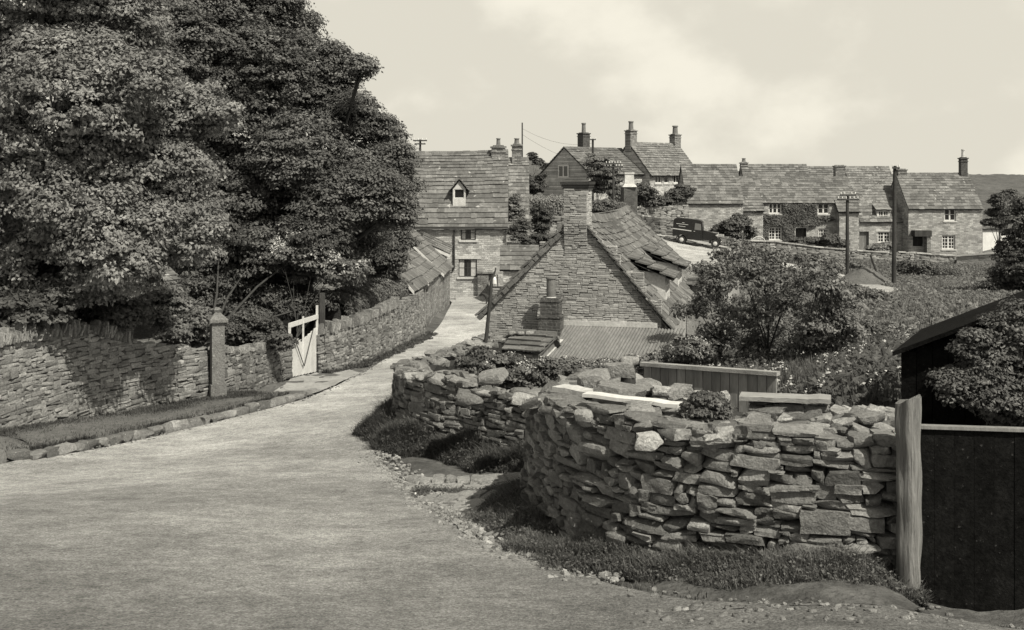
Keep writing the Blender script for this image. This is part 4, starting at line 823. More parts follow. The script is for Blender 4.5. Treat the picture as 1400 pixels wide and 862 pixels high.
for u in (.1, fl.W-.1): mb.poly([fl.pt(u, -6, 0), fl.pt(u, -6, run-.05), fl.pt(u, bt-.06, run-.05), fl.pt(u, ztl-.06, 0)])
mb.build('wall', 'gable_stone', lt)
# low brick stack through the lean-to
fs = Fac(fc.pt(0, 0, .55)[:2], fc.pt(uR, 0, .55)[:2]); a_, zq = fs.uz(739, 492); b_, _ = fs.uz(768, 492); cs = fs.pt((a_+b_)/2, 0, 0); wv = b_-a_
st_ = thing('brick_chimney', 'short brick chimney stack with a tall round pot in front of the gable', 'chimney', (cs[0], cs[1], -5.2)); mb = MB()
zz_ = lambda py: fs.uz(753, py)[1]
mb.cbox((cs[0], cs[1], -5.3), wv, .56, zz_(434)+5.3, -th0); mb.cbox((cs[0], cs[1], zz_(434)+.002), wv+.04, .6, .04, -th0)
mb.cbox((cs[0], cs[1], zz_(434)+.045), wv*.86, .5, zz_(412)-zz_(434)-.05, -th0); mb.cbox((cs[0], cs[1], zz_(412)), wv*.94, .54, .05, -th0); mb.cbox((cs[0], cs[1], zz_(412)+.053), wv*.8, .46, .05, -th0); mb.build('stack', 'brick_stack', st_)
mb = MB(); z6, z7 = zz_(409), zz_(379); mb.tube([(cs[0], cs[1], z6-.06), (cs[0], cs[1], z6+.06)], [.24, .13], 14); mb.build('collar', 'mortar', st_)
mb = MB(); mb.tube([(cs[0], cs[1], z6+.02), (cs[0], cs[1], z7-.05), (cs[0], cs[1], z7-.045), (cs[0], cs[1], z7)], [.125, .125, .15, .15], 16); mb.build('chimney_pot', 'pot', st_)
mb = MB(); a4 = fl.uz(752, 470)[0]; sl_ = (ztl-bt)/(run+.15)
o = fl.pt(.02, bt+.04, run+.12); mb.box(o, fl.pt(.75, bt+.04, run+.12)-o, fl.pt(.25, bt+.04+sl_*1.3, run-1.2)-o, [0, 0, .02]); mb.build('flashing', 'mortar', lt)
# little slate-roofed hutch at the left of the stack
fh4 = Fac(P(689, 0, 28.0)[:2], P(736, 0, 27.6)[:2]); ht, hr_ = house('hutch', 'tiny slate roofed hutch left of the short brick chimney', fh4, 1.2, -5.6, -4.28, -3.98, 'grey_wood', 'slate_dark', wins=[(fh4.rect(714, 477, 728, 489), dict(cols=1, rows=1, leafs=2, fw=.05, rec=.03, sill=False))], row=(.3, .3), ridge_frac=.8, cat='hutch', over=.1)
for q, (px, rr_) in enumerate([(700, .1), (712, .08), (724, .1)]):
    p = P(px, 0, 28.6); mb = MB(); stones(mb, [[p[0], p[1], -3.98+.06]], [np.eye(3)], [[rr_, rr_*.8, rr_*.5]], 3, .4, .12, 2, (1.1, 1.4)); o = mb.build('stone', 'stone', None, True)
    tag(o, ['left stone weighing down the tiny slate hutch roof', 'middle stone weighing down the tiny slate hutch roof', 'right stone weighing down the tiny slate hutch roof'][q], 'stone', 'stones on the hutch roof')
# crooked pole with a bracket by the cottage corner
t = thing('crooked_pole', 'dark crooked pole with a small bracket at the cottage corner', 'pole', tuple(P(661, 520, 27.5))); mb = MB()
mb.tube([P(661, 525, 27.5), P(663, 480, 27.5), P(668, 430, 27.5), P(671, 400, 27.5), P(672, 385, 27.5), P(677, 371, 27.5), P(678, 366, 27.5)], [.05, .05, .045, .045, .04, .02, .012], 8); mb.build('shaft', 'dark_wood', t, True)
mb = MB(); mb.tube([P(672, 378, 27.5), P(680, 376, 27.5), P(680.5, 392, 27.5)], [.015, .015, .012], 6); mb.build('bracket', 'iron', t); mb = MB(); mb.tube([P(676, 379, 27.5), P(676, 382, 27.5), P(676, 388, 27.5)], [.02, .05, .06], 10); mb.build('lamp', 'porcelain', t)

# =================================================================== RIGHT-HAND WALLS
def hline(pts, **k): return Line([(a_, b_) for a_, b_, _ in pts], **k)
def prof(line, pts):
    s = [line.d[int(np.argmin(((line.p-np.array([a_, b_]))**2).sum(1)))] for a_, b_, _ in pts]; z = [c_ for _, _, c_ in pts]
    return lambda q: float(np.interp(q, s, z))
WP = [(-.75, 29, -4.05), (-1.45, 26.2, -3.95), (-2.15, 23, -3.75), (-2.36, 21.3, -3.6), (-2.08, 20.0, -3.5), (-1.4, 19.05, -3.45), (-.62, 18.45, -3.55), (.25, 17.7, -3.5), (1.0, 17.2, -3.5)]
LW = hline(WP); zt2 = prof(LW, WP); zt2w = lambda q: zt2(q)+.04*math.sin(q*3.1)+.03*math.sin(q*7.7)
w2 = thing('dry_stone_wall', 'farther dry stone wall curving round the corner of the lane', 'stone wall', (-1.4, 19, ground(-1.4, 19)))
a_, c_ = dry_wall(LW, zt2w, zb_of(LW), 3, (.1, .4), (.045, .11), .26, 1, .08, 12, .12, .08, .035, .1, (.6, 1.35), .05, .1, .75, 4)
a_.build('stonework', 'stone', w2, True); c_.build('core', 'core_shade', w2)
mb = MB(); pts = []
for q in np.arange(.1, LW.L-.1, .055):
    p = LW.at(q); t_ = LW.tan(q); nl = -np.array([t_[1], -t_[0]]); f_ = RNG.uniform(.08, .7); pts.append([p[0]+nl[0]*f_, p[1]+nl[1]*f_, zt2w(q)-.02+RNG.uniform(-.03, .07)])
rubble(mb, pts, (.06, .16), .42, 3, .15, chop=5); mb.build('cap_stones', 'stone', w2, True)
NP_ = [(.95, 16.8, -2.9), (.36, 14.8, -2.85), (.15, 13.5, -2.72), (.14, 12.55, -2.5), (.42, 11.4, -2.3), (1.02, 10.4, -2.26), (1.95, 9.78, -2.26), (2.7, 9.5, -2.24), (3.42, 9.4, -2.24)]
NW = hline(NP_); zt3 = prof(NW, NP_); zt3w = lambda q: zt3(q)+.03*math.sin(q*4.1)+.03*math.sin(q*9.7+1)
w3 = thing('dry_stone_wall', 'nearest dry stone wall of big rough blocks beside the dark gate', 'stone wall', (1.9, 9.8, ground(1.9, 9.8)))
a_, c_ = dry_wall(NW, zt3w, zb_of(NW), 5, (.1, .42), (.045, .12), .3, 1, .17, 14, .17, .1, .04, .08, (.55, 1.4), .05, .15, 1.5, 4)
a_.build('stonework', 'stone', w3, True); c_.build('core', 'core_shade', w3)
mb = MB(); pts = []
for q in np.arange(.1, NW.L-.02, .012):
    p = NW.at(q); t_ = NW.tan(q); nl = -np.array([t_[1], -t_[0]]); f_ = RNG.uniform(.08, 1.5)
    pts.append([p[0]+nl[0]*f_, p[1]+nl[1]*f_, zt3w(q)-.06+RNG.uniform(-.05, .06)-.05*f_])
rubble(mb, pts, (.05, .15), .42, 5, .15, tone=(.6, 1.5), chop=6); mb.build('cap_stones', 'stone', w3, True)
# loose stones one could lift off
LS = [(845, 540, 11.6, .26, 1.15, 'long rounded boulder lying on the wall behind the white plank'), (812, 522, 12.4, .2, 1.3, 'rounded boulder at the left end of the white plank'), (845, 505, 13.0, .17, 1.25, 'pale boulder topmost of the stone pile left of the dark stump'),
      (888, 531, 12.2, .16, 1.3, 'ribbed boulder right of the dark stump on the wall'), (905, 536, 12.0, .11, 2.1, 'small whitish stone right of the ribbed boulder'), (930, 536, 12.2, .16, 1.1, 'flat dark slab leaning right of the small whitish stone'),
      (673, 517, 17.8, .24, 1.2, 'big flat topped boulder crowning the farther wall'), (715, 545, 16.8, .17, 1.9, 'pale angular stone at the dip of the farther wall'), (640, 545, 17.9, .22, .9, 'dark boulder under the big one on the farther wall'),
      (888, 603, 10.05, .13, 2.2, 'whitest stone standing out of the near wall face below the plank'), (985, 545, 10.9, .1, 2.3, 'white flat stone beside the small bush on the wall'), (962, 541, 11.1, .09, 2.2, 'white round stone behind the small bush on the wall'),
      (975, 600, 9.85, .09, 1.9, 'small pale stone tipped on the wall top below the small bush'), (1075, 605, 9.75, .07, 2.2, 'white cobble on the wall top midway to the gate post'), (1115, 607, 9.7, .1, 1.8, 'pale two lobed stone on the wall top left of the gate post'), (1190, 572, 10.3, .12, 1.2, 'rounded grey stone on the wall close to the gate post')]
for px, py, D, r, tn, lb in LS:
    p = P(px, py, D); mb = MB(); a_ = RNG.normal(0, .25); ax = np.array([[math.cos(a_), .2*math.sin(a_), math.sin(a_)*.6], [0, 1, .1], [-math.sin(a_)*.6, -.1, math.cos(a_)]])
    stones(mb, [p], [ax], [[r, r*.7, r*.5]], 5, .2, .13, 7, (tn, tn+.01)); tag(mb.build('loose_stone', 'stone', None, True), lb, 'stone', 'loose stones lying on the walls')
# white heap of stones at the right
mb = MB(); pts = [P(RNG.uniform(1138, 1222), 0, 1)*0+np.append(P(x_, 0, d_)[:2], (HZ-y_)/K*d_) for x_, y_, d_ in zip(RNG.uniform(1140, 1222, 60), RNG.uniform(562, 590, 60), RNG.uniform(11.2, 12.6, 60))]
rubble(mb, pts, (.05, .11), .5, 3, tone=(1.2, 2.2)); tag(mb.build('stone_heap', 'stone', None, True), 'heap of small whitish stones behind the wall left of the gate post', 'stones')
mb = MB(); c_ = P(1180, 0, 12.2); mb.cbox((c_[0], c_[1], -4), .9, 1.0, 1.3, .1); mb.build('core', 'core_shade', w3)
# white plank, timber beams, trough
def plank(name, label, cat, a_, b_, w_, h_, m='plank', tone=1):
    a_, b_ = np.array(a_), np.array(b_); d = b_-a_; s = np.array([-d[1], d[0], 0]); s /= np.linalg.norm(s); mb = MB(); n_ = 8; prev = None
    for i_ in range(n_+1):
        p = a_+d*i_/n_+np.array([0, 0, RNG.normal(0, .004)]); ww = w_*RNG.uniform(.94, 1.06); cur = [p-s*ww/2, p+s*ww/2, p+s*ww/2+[0, 0, h_], p-s*ww/2+[0, 0, h_]]
        if prev is not None:
            for k_ in range(4): mb.poly([prev[k_], cur[k_], cur[(k_+1) % 4], prev[(k_+1) % 4]], tone)
        else: mb.poly(cur[::-1], tone)
        prev = cur
    mb.poly(prev, tone); return tag(mb.build(name, m), label, cat)
plank('plank', 'long white plank lying across the top of the near wall', 'plank', P(800, 541, 11.3), P(930, 556, 10.8), .16, .035, 'white_paint')
plank('stone_slab', 'wide pale flat slab at the left end of the white plank', 'slab', P(764, 533, 12.0), P(835, 545, 11.5), .22, .05, 'mortar')
fT = Fac(P(880, 0, 15.2)[:2], P(1061, 0, 14.0)[:2]); t = thing('boarded_screen', 'low upright board screen with a rail along its top behind the near wall', 'fence', tuple(fT.pt(fT.W/2, -3.3))); mb = MB(); zt_l = fT.uz(880, 500)[1]; zt_r = fT.uz(1060, 513)[1]; n_ = 15
for i_ in range(n_):
    f_ = (i_+.5)/n_; zt_ = zt_l+(zt_r-zt_l)*f_; fT.box(mb, fT.W*i_/n_+.006, fT.W*(i_+1)/n_-.004, zt_-.62, zt_, -.03, RNG.uniform(-.006, .006), RNG.uniform(.75, 1.3))
mb.build('boards', 'grey_wood', t); mb = MB(); bar(fT, mb, -.03, zt_l+.02, fT.W+.03, zt_r+.02, .05, -.06, .05); mb.build('rail', 'plank', t)
for u in (.1, fT.W-.1): mb = MB(); fT.box(mb, u-.05, u+.05, -3.6, zt_r-.02, -.14, -.035); mb.build('post', 'grey_wood', t)
fB = Fac(P(1012, 0, 12.9)[:2], P(1136, 0, 12.6)[:2]); plank('beam', 'short weathered beam laid on low stones below the board screen', 'beam', fB.pt(0, fB.uz(1012, 545)[1]), fB.pt(fB.W, fB.uz(1136, 549)[1]), .3, .05, 'plank')
lb_ = Line([P(1022, 0, 12.75)[:2], P(1132, 0, 12.45)[:2]], False); wall_thing('low_wall', 'low broken stone wall carrying the short weathered beam', lb_, lambda q: fB.uz(1070, 549)[1], lambda q: -3.3, k=3, wr=(.1, .3), hr=(.06, .12), th=.2, seed=17, thick=.3)
# stump on the wall
t = thing('post_stump', 'short dark post stump with a pale top behind the wall rubble', 'post', tuple(P(859, 532, 13))); mb = MB(); p = P(859, 535, 13); mb.tube([p-[0, 0, .2], p+[0, 0, .2], p+[.01, 0, .33]], [.1, .09, .085], 9, .8); mb.build('shaft', 'dark_wood', t, True); mb = MB(); stones(mb, [p+[.02, 0, .36]], [np.eye(3)], [[.1, .08, .05]], 3, .4, .1, 2, (1.6, 1.61)); mb.build('top', 'stone', t, True)
# gate post and the dark gate
pb = P(1236, 812, 9.3); t = thing('gate_post', 'thick weathered round timber post at the end of the near wall', 'post', tuple(pb)); mb = MB(); R = []; n_ = 22
zs = np.linspace(-3.62, (HZ-546)/K*9.3, 26); ph = RNG.uniform(0, 6.3, 6)
for i_, z in enumerate(zs):
    f_ = i_/25; th = np.arange(n_)*2*math.pi/n_; r = .112*(1-.12*f_)*(1+.12*np.sin(2*th+ph[0]+f_*2.2)+.07*np.sin(5*th+ph[1]+f_*5)+.05*np.sin(f_*23+2*th)+.035*np.sin(9*th+ph[2]-f_*2)); r = r*(1-.25*np.exp(-((((th-4.1+.35*f_+3.14) % 6.283)-3.14)/.22)**2))
    cx = pb[0]+.02+.012*math.sin(f_*5)+.03*f_; R.append(np.stack([cx+r*np.cos(th), pb[1]+r*np.sin(th), np.full(n_, z)+f_**12*(.035*np.cos(th+.5)+.012*np.sin(3*th+1))], -1))
V = np.concatenate(R); mb.add(V, [[i_*n_+k_, i_*n_+(k_+1) % n_, (i_+1)*n_+(k_+1) % n_, (i_+1)*n_+k_] for i_ in range(25) for k_ in range(n_)]); mb.poly(list(R[-1])); mb.build('shaft', 'weathered_post', t, True)
fG = Fac((3.42, 9.32), (6.6, 8.85)); t = thing('dark_gate', 'large tarred board gate right of the thick timber post', 'gate', tuple(fG.pt(0, -3.5))); mb = MB(); zt_ = (HZ-585)/K*9.35; n_ = 20
for i_ in range(n_): fG.box(mb, fG.W*i_/n_+.001, fG.W*(i_+1)/n_-.001, -3.62, zt_+RNG.uniform(-.01, .002), -.03, RNG.uniform(-.005, .002), RNG.uniform(.85, 1.15))
mb.build('boards', 'tarred', t); mb = MB(); fG.box(mb, -.02, fG.W, zt_+.003, zt_+.03, -.05, .03); mb.build('rail', 'grey_wood', t)
mb = MB(); fG.box(mb, 0, fG.W, -3.35, -3.2, -.09, -.031); fG.box(mb, 0, fG.W, -2.5, -2.38, -.09, -.031); mb.build('ledge', 'tarred', t)
# hut behind the gate
fH = Fac(P(1232, 0, 12.5)[:2], P(1232, 0, 12.5)[:2]+np.array([.88, -.476])*4.4); ZE = (HZ-482)/K*12.5; t = thing('hut', 'black boarded hut with a torn roof half buried in climbing leaves', 'hut', tuple(fH.pt(2, -3.6)))
mb = MB(); zap = ZE+1.0; n_ = 26
for i_ in range(n_):
    u0q, u1q = 4.4*i_/n_, 4.4*(i_+1)/n_; um = (u0q+u1q)/2; zt_ = ZE+.08+(zap-ZE)*(1-abs(um-2.2)/2.2); fH.box(mb, u0q, u1q-.006, -4.2, zt_-.1, -.04, RNG.uniform(-.006, .006), RNG.uniform(.6, 1.4))
for u in (0.0, 4.36): mb.box(fH.pt(u, -4.2, -.05), np.append(fH.U, 0)*.04, np.append(-fH.Nn, 0)*2, [0, 0, ZE+4.15])
for off_ in (-.06, -2.0): mb.poly([fH.pt(0, -4.2, off_), fH.pt(4.4, -4.2, off_), fH.pt(4.4, ZE-.03, off_), fH.pt(2.2, zap-.03, off_), fH.pt(0, ZE-.03, off_)])
mb.build('wall', 'tarred', t); rf = MB()
for a_, b_ in ((-.07, 2.2), (4.47, 2.2)):
    z0 = ZE-.03; rf.box(fH.pt(a_, z0, .15), fH.pt(b_, zap+.02, .15)-fH.pt(a_, z0, .15), np.append(-fH.Nn, 0)*2.2, [0, 0, .05])
rf.build('roof', 'tarred', t)
mb = MB(); nc = 90; A = []; B = []
for i_ in range(nc):
    u = .15+.9*i_/(nc-1); z = ZE+.03+u*.4545+.008*math.sin(i_*1.25); A.append(fH.pt(u+.1, z+.05, -1.95+.1*math.sin(i_*.2))); B.append(fH.pt(u, z, -.35-.5*(i_/nc)**2))
mb.add(np.array(B+A), [[i_, i_+1, nc+i_+1, nc+i_] for i_ in range(nc-1)]); mb.build('roof_sheet', 'iron_sheet', t)
iv = []; 
for (px, py, r) in [(1345, 510, 30), (1370, 490, 30), (1400, 460, 34), (1320, 540, 30), (1360, 540, 40), (1400, 500, 50), (1440, 470, 60), (1430, 550, 60), (1335, 462, 13), (1362, 446, 14), (1392, 432, 18), (1318, 480, 12), (1300, 520, 18), (1385, 560, 30), (1470, 420, 40)]: iv.append((px, py, r, -.15+RNG.uniform(-.1, .1)))
cI = fH.pt(1.6, -3.7, .3); tree('climbing_shrub', 'leafy climber covering the front of the black hut', 'climber', cI, iv, 11.9, 'leaf', 2600, 34, .024, .03, seed=77, pad=(.07, .16), tone=(.55, 1.25), twigs=2, up=.6)
# small bush on the near wall, weeds and clumps
for i_, (nm, lbl, lo, D_, nn_, lf, mt, tn) in enumerate([
    ('small_bush', 'small dark bush growing from the top of the near wall', [(965, 556, 22), (950, 562, 16), (982, 562, 15), (968, 572, 16)], 10.6, 230, .022, 'leaf_dark', (.7, 1.6)),
    ('weed_clump', 'dark leafy weeds between the farther wall and the slate hutch', [(655, 492, 16), (672, 498, 16), (690, 505, 20), (710, 512, 20), (735, 515, 18), (640, 500, 10), (700, 535, 14), (745, 505, 14)], 22, 420, .045, 'leaf_dark', (.7, 1.7)),
    ('weed_clump', 'rank weeds along the foot of the corrugated lean-to', [(770, 503, 14), (800, 505, 14), (830, 503, 14), (865, 500, 14), (895, 495, 12), (790, 515, 12), (925, 490, 16), (950, 480, 18), (845, 515, 12)], 24, 420, .04, 'leaf', (.6, 1.6))]):
    c_ = P(lo[0][0], lo[0][1], D_); c_ = (c_[0], c_[1], ground(c_[0], c_[1]) if D_ > 15 else -2.6)
    if D_ > 15: flower_bush(nm, lbl, 'weeds' if 'weed' in nm else 'bush', c_, lo, D_, nn_, 45, lf, 120, .028, m=mt, rb=.02, seed=80+i_, pad=(.12, .25), tone=tn, dj=.7, twigs=2)
    else: tree(nm, lbl, 'bush', c_, lo, D_, mt, nn_, 45, lf, .02, seed=80+i_, pad=(.05, .1), tone=tn, dj=.1, twigs=3)
# orchard trees
orch = [('apple_tree', 'leafy fruit tree right of the cottage, nearest its eaves', [(978, 385, 26), (955, 425, 28), (990, 425, 30), (970, 475, 28), (948, 478, 18), (1003, 468, 26), (1000, 368, 20), (962, 372, 12), (985, 352, 9)], 27, (988, 530)),
        ('apple_tree', 'tallest leafy fruit tree standing behind the board screen', [(1045, 385, 34), (1070, 420, 36), (1035, 430, 36), (1020, 370, 22), (1060, 465, 34), (1020, 480, 28), (1088, 378, 26), (1008, 348, 14), (1050, 358, 14), (1045, 500, 22)], 25, (1052, 530)),
        ('apple_tree', 'spreading fruit tree with crooked branches right of the tallest one', [(1120, 392, 24), (1135, 375, 12), (1140, 425, 28), (1110, 450, 30), (1150, 400, 16), (1100, 480, 24), (1155, 455, 20), (1135, 480, 18)], 23.5, (1075, 545))]
for i_, (nm, lbl, lo, D_, bpx) in enumerate(orch):
    c_ = P(bpx[0], bpx[1], D_); base = (c_[0], c_[1], ground(c_[0], c_[1])); tree(nm, lbl, 'tree', base, lo, D_, 'leaf', 520, 15, .045, .06, group='fruit trees in the garden', seed=90+i_, pad=(.12, .28), tone=(.85, 1.9), dj=.9, twigs=9, up=.25, flat=.9, sub=9, inner=.5, core=.6)
# tall flowering weeds across the garden
def meadow(name, label, cat, poly, n, h, m='grass', fl=0, w_=.008, seed=0, flh=1.0, leafn=0, tone=(.6, 1.5), fsz=.03):
    xs, ys = zip(*poly); X = RNG.uniform(min(xs), max(xs), n*4); Y = RNG.uniform(min(ys), max(ys), n*4); k_ = inpoly(X, Y, poly); k_ &= ~(inpoly(X, Y, POLY1) | inpoly(X, Y, POLY2)); X, Y = X[k_][:n], Y[k_][:n]; mb = MB(); grass_mesh(mb, X, Y, h, None, w_, tone=tone)
    if leafn:
        j = RNG.integers(0, len(X), leafn); x, y = X[j]+RNG.normal(0, .1, leafn), Y[j]+RNG.normal(0, .1, leafn); c = .5+.5*np.sin(x*1.7+y*.6)*np.sin(y*1.3-x*.4); z = ground(x, y)+h*RNG.uniform(.1, 1.0, leafn)*(.45+.75*c); nr = unit(leafn)*.7+[0, -.2, .8]; leaves(mb, np.stack([x, y, z], -1), nr, RNG.uniform(.5, 1.2, leafn)*w_*7, RNG.uniform(*tone, leafn))
    o = tag(mb.build(name, m), label, cat, kind='stuff')
    if fl:
        j = RNG.integers(0, len(X), fl); cl_ = np.sin(X[j]*2.1)+np.sin(Y[j]*1.3+1) > -.3; j = j[cl_]; mb = MB(); z = ground(X[j], Y[j])+h*flh*RNG.uniform(.75, 1.15, len(j)); p = np.stack([X[j], Y[j], z], -1); p = np.repeat(p, 3, 0)+RNG.normal(0, fsz*.9, (len(p)*3, 3)); leaves(mb, p, unit(len(p))*.4+[0, -.3, .8], RNG.uniform(.5, 1.2, len(p))*fsz, RNG.uniform(.7, 1.1, len(p)), asp=.9)
        tag(mb.build('flowers', 'flower'), 'white umbel flowers among the '+label.split(' ')[0]+' garden weeds', 'flowers', kind='stuff')
gp = lambda L_: [tuple(G(*q)[:2]) for q in L_]
meadow('garden_weeds', 'tall weeds filling the garden behind the near wall', 'weeds', [(1.2, 14.5), (4.2, 13.5), (9.5, 20), (11.5, 28), (5, 31), (1.2, 26)], 22000, .42, 'grass', 800, .009, leafn=38000, tone=(.6, 1.7), fsz=.024)
meadow('pasture_scrub', 'rough grass and low scrub covering the slope below the cottages', 'scrub', [(6, 33), (14, 30), (30, 45), (52, 84), (48, 100), (33, 99), (19, 84), (16, 72), (7, 50)], 60000, .2, 'straw', 0, .018, leafn=26000, tone=(.5, 1.5))
# white rag on a stick
t = thing('rag', 'torn white cloth hung on a stick among the garden weeds', 'cloth', tuple(P(1187, 545, 19))); mb = MB(); mb.tube([P(1183, 565, 19), P(1186, 506, 19)], [.012, .01], 6); mb.build('stick', 'dark_wood', t)
mb = MB(); r0 = [P(1181, 508, 19), P(1186, 512, 18.98), P(1190, 506, 19.02), P(1193, 511, 19)]; r1 = [P(1182, 522, 19), P(1187, 524, 18.94), P(1191, 520, 19.03), P(1195, 522, 18.97)]; r2 = [P(1184, 537, 19.02), P(1188, 533, 18.96), P(1190, 540, 19), P(1193, 528, 18.98)]
for A, B in ((r0, r1), (r1, r2)):
    for k_ in range(3): mb.poly([A[k_], A[k_+1], B[k_+1], B[k_]])
mb.build('cloth', 'cloth', t)

# =================================================================== GRASS AT THE FEET OF THE WALLS
def skirt(name, label, line, s0, s1, n, w0, w1, h, m='grass', tone=(.5, 1.4), wd=.004, sgn=1, mound=0.0):
    q = RNG.uniform(s0, s1, n); p = line.at(q); t_ = line.tan(q); f_ = RNG.uniform(-.02, 1, n); wv = np.array([np.interp(x, [s0, (s0+s1)/2, s1], [w0, (w0+w1)/2+.05, w1]) for x in q])*(1+.18*np.sin(q*3.3)+.1*np.sin(q*8)); ff = f_*wv*sgn
    x, y = p[:, 0]+t_[:, 1]*ff, p[:, 1]-t_[:, 0]*ff; mb = MB(); z = ground(x, y); md = mound*(1-f_**2)*(1+.3*np.sin(q*4)); hh = h*(1.15-.55*f_)*np.clip(1+.35*np.sin(q*5.1+f_*4)+.35*np.sin(q*13+f_*9)*np.sin(f_*11+q*3)+RNG.normal(0, .25, n), .2, 2.2); k_ = RNG.random(n) < (1.2-.75*f_+.25*np.sin(q*9+f_*7))
    grass_mesh(mb, x[k_], y[k_], hh[k_], (z+md)[k_], wd, 1.5, tone); w_i = np.nonzero(k_)[0][::5]; nl_ = len(w_i); leaves(mb, np.stack([x[w_i]+RNG.normal(0, .03, nl_), y[w_i]+RNG.normal(0, .03, nl_), (z+md)[w_i]+hh[w_i]*RNG.uniform(.2, .9, nl_)], -1), unit(nl_)*.6+[0, -.2, .8], RNG.uniform(2, 6, nl_)*wd, RNG.uniform(*tone, nl_))
    if mound:
        prev = None
        for qq in np.linspace(s0, s1, 140):
            pp = line.at(qq); tt = line.tan(qq); nr = np.array([tt[1], -tt[0]]); w_ = np.interp(qq, [s0, s1], [w0, w1])*.8*(1+.18*math.sin(qq*3.3)+.1*math.sin(qq*8)); cur = []
            for f__ in (-.1, .2, .45, .7, .9, 1.0): a_ = pp+nr*f__*w_*sgn; cur.append([a_[0], a_[1], ground(*a_)+mound*(1-f__**2)*(1+.3*math.sin(qq*4))-.01-.06*f__**4])
            if prev is not None:
                for k__ in range(5): mb.poly([prev[k__], cur[k__], cur[k__+1], prev[k__+1]], .6)
            prev = cur
    return tag(mb.build(name, m), label, 'grass', kind='stuff')
sN = NW.s_of_px(716)
skirt('grass', 'shaggy grass at the foot of the near wall', NW, 1.2, NW.L+.1, 80000, .5, .58, .09, wd=.003, mound=.07, tone=(.5, 2.2))
skirt('grass', 'thick grass mound round the foot of the farther wall', LW, 4.5, LW.L-.4, 70000, .45, .62, .17, wd=.0045, mound=.2, tone=(.5, 1.7))
skirt('grass', 'thin grass along the foot of the farther wall by the cottage', LW, 0, 4.5, 9000, .25, .6, .1, wd=.006, tone=(.7, 1.7))
skirt('grass', 'dark grass line at the foot of the wall under the hedge', LC, 0, LC.L, 14000, .2, .45, .12, wd=.01, tone=(.6, 1.5))
# stone ledges across the path between the walls
for i_, (a_, b_, lb) in enumerate([((556, 662), (712, 658), 'upper pale rock ledge across the path between the walls'), ((580, 685), (705, 678), 'lower broken rock ledge across the path between the walls')]):
    A, B = G(*a_), G(*b_); n_ = 9; mb = MB(); C = [A+(B-A)*(k_+.5)/n_+np.array([0, RNG.normal(0, .04), .0]) for k_ in range(n_)]; W = np.linalg.norm(B-A)/n_
    d = (B-A)/np.linalg.norm(B-A); AXx = [d, np.array([-d[1], d[0], 0]), np.array([0, 0, 1.])]
    stones(mb, C, [AXx]*n_, [[W*.55*RNG.uniform(.8, 1.3), RNG.uniform(.1, .22), .07 if i_ == 0 else .045] for _ in range(n_)], 5, .3, .12, 2, (1.2, 1.6)); tag(mb.build('rock_ledge', 'stone', smooth=True), lb, 'stone ledge')
LP = Line([G(570, 672)[:2], G(640, 672)[:2], G(712, 668)[:2]], False); skirt('grass', 'thin turf between the two rock ledges of the path', LP, 0, LP.L, 9000, .55, .6, .06, wd=.004, tone=(.8, 2.0))
# small stones and tufts on the near edge
mb = MB(); pts = [G(x_, y_)+[0, 0, .01] for x_, y_ in zip(RNG.uniform(860, 1330, 70), RNG.uniform(832, 858, 70))]; rubble(mb, pts, (.01, .035), .6, 2); pts = [G(x_, 790+(x_-640)*.1+RNG.uniform(-6, 10)) for x_ in RNG.uniform(560, 900, 50)]
tag(mb.build('pebbles', 'stone', smooth=True), 'scattered pebbles on the bare strip in front of the near wall', 'pebbles', kind='stuff')
mb = MB(); A = gp([(840, 822), (1000, 832), (1250, 848), (1450, 852), (1500, 880), (1000, 862)]); xs, ys = zip(*A); X = RNG.uniform(min(xs), max(xs), 9000); Y = RNG.uniform(min(ys), max(ys), 9000); k_ = inpoly(X, Y, A) & (np.sin(X*5)+np.sin(Y*7+X*2) > .5); grass_mesh(mb, X[k_], Y[k_], .035, None, .003, tone=(.8, 2)); tag(mb.build('grass', 'grass'), 'sparse short tufts on the bare ground before the dark gate', 'grass', kind='stuff')

# =================================================================== THE BIG HOUSE ON THE RISE
phi = math.radians(39); bu = np.array([math.cos(phi), math.sin(phi)]); bv = np.array([-math.sin(phi), math.cos(phi)])
c0 = P(888, 0, 112)[:2]; fM = Fac(c0, c0+bu*7.4); zeM, zrM = 1.0, 4.15
winM = [(fM.rect(a_, b_, c_, d_), dict(cols=1, rows=1, leafs=l, rec=.1, fw=.12)) for a_, b_, c_, d_, l in ((896, 239, 905, 251, 2), (908, 239, 915, 251, 1), (921, 239, 929, 251, 2), (941, 239, 949, 252, 2), (908, 262, 916, 272, 2))]
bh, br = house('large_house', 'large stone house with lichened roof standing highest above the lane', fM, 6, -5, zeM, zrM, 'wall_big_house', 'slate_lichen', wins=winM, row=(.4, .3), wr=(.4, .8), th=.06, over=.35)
def bpt(f, u, d): q = f.pt(u, 0, -d); return (q[0], q[1])
chimney(bh, bpt(fM, .35, 3), 3.2, 5.35, .95, .8, phi, 'chimney_stone', 1, .9, .26); chimney(bh, bpt(fM, 7.1, 3), 3.0, 5.1, .95, .8, phi, 'chimney_stone', 1, .9, .3)
c1 = P(805, 0, 108)[:2]; fN = Fac(c1, c1+bu*8); wg_, rg_ = house('large_house', 'gabled wing with two light mullioned window left of the highest house', fN, 7.2, -6, .95, 3.55, 'wall_big_house', 'slate', row=(.4, .3), wr=(.4, .8), th=.06, over=.3)
chimney(wg_, bpt(fN, 3.2, 4.2), 2.5, 5.0, .95, .85, phi, 'brick_stack', 1, 1.0, .22)
fg2 = Fac((c1+bv*7.2), c1); rgw = fg2.rect(764, 226, 778, 243); window(wg_, fg2, rgw, 1, 1, leafs=2, rec=-.1, fw=.13)
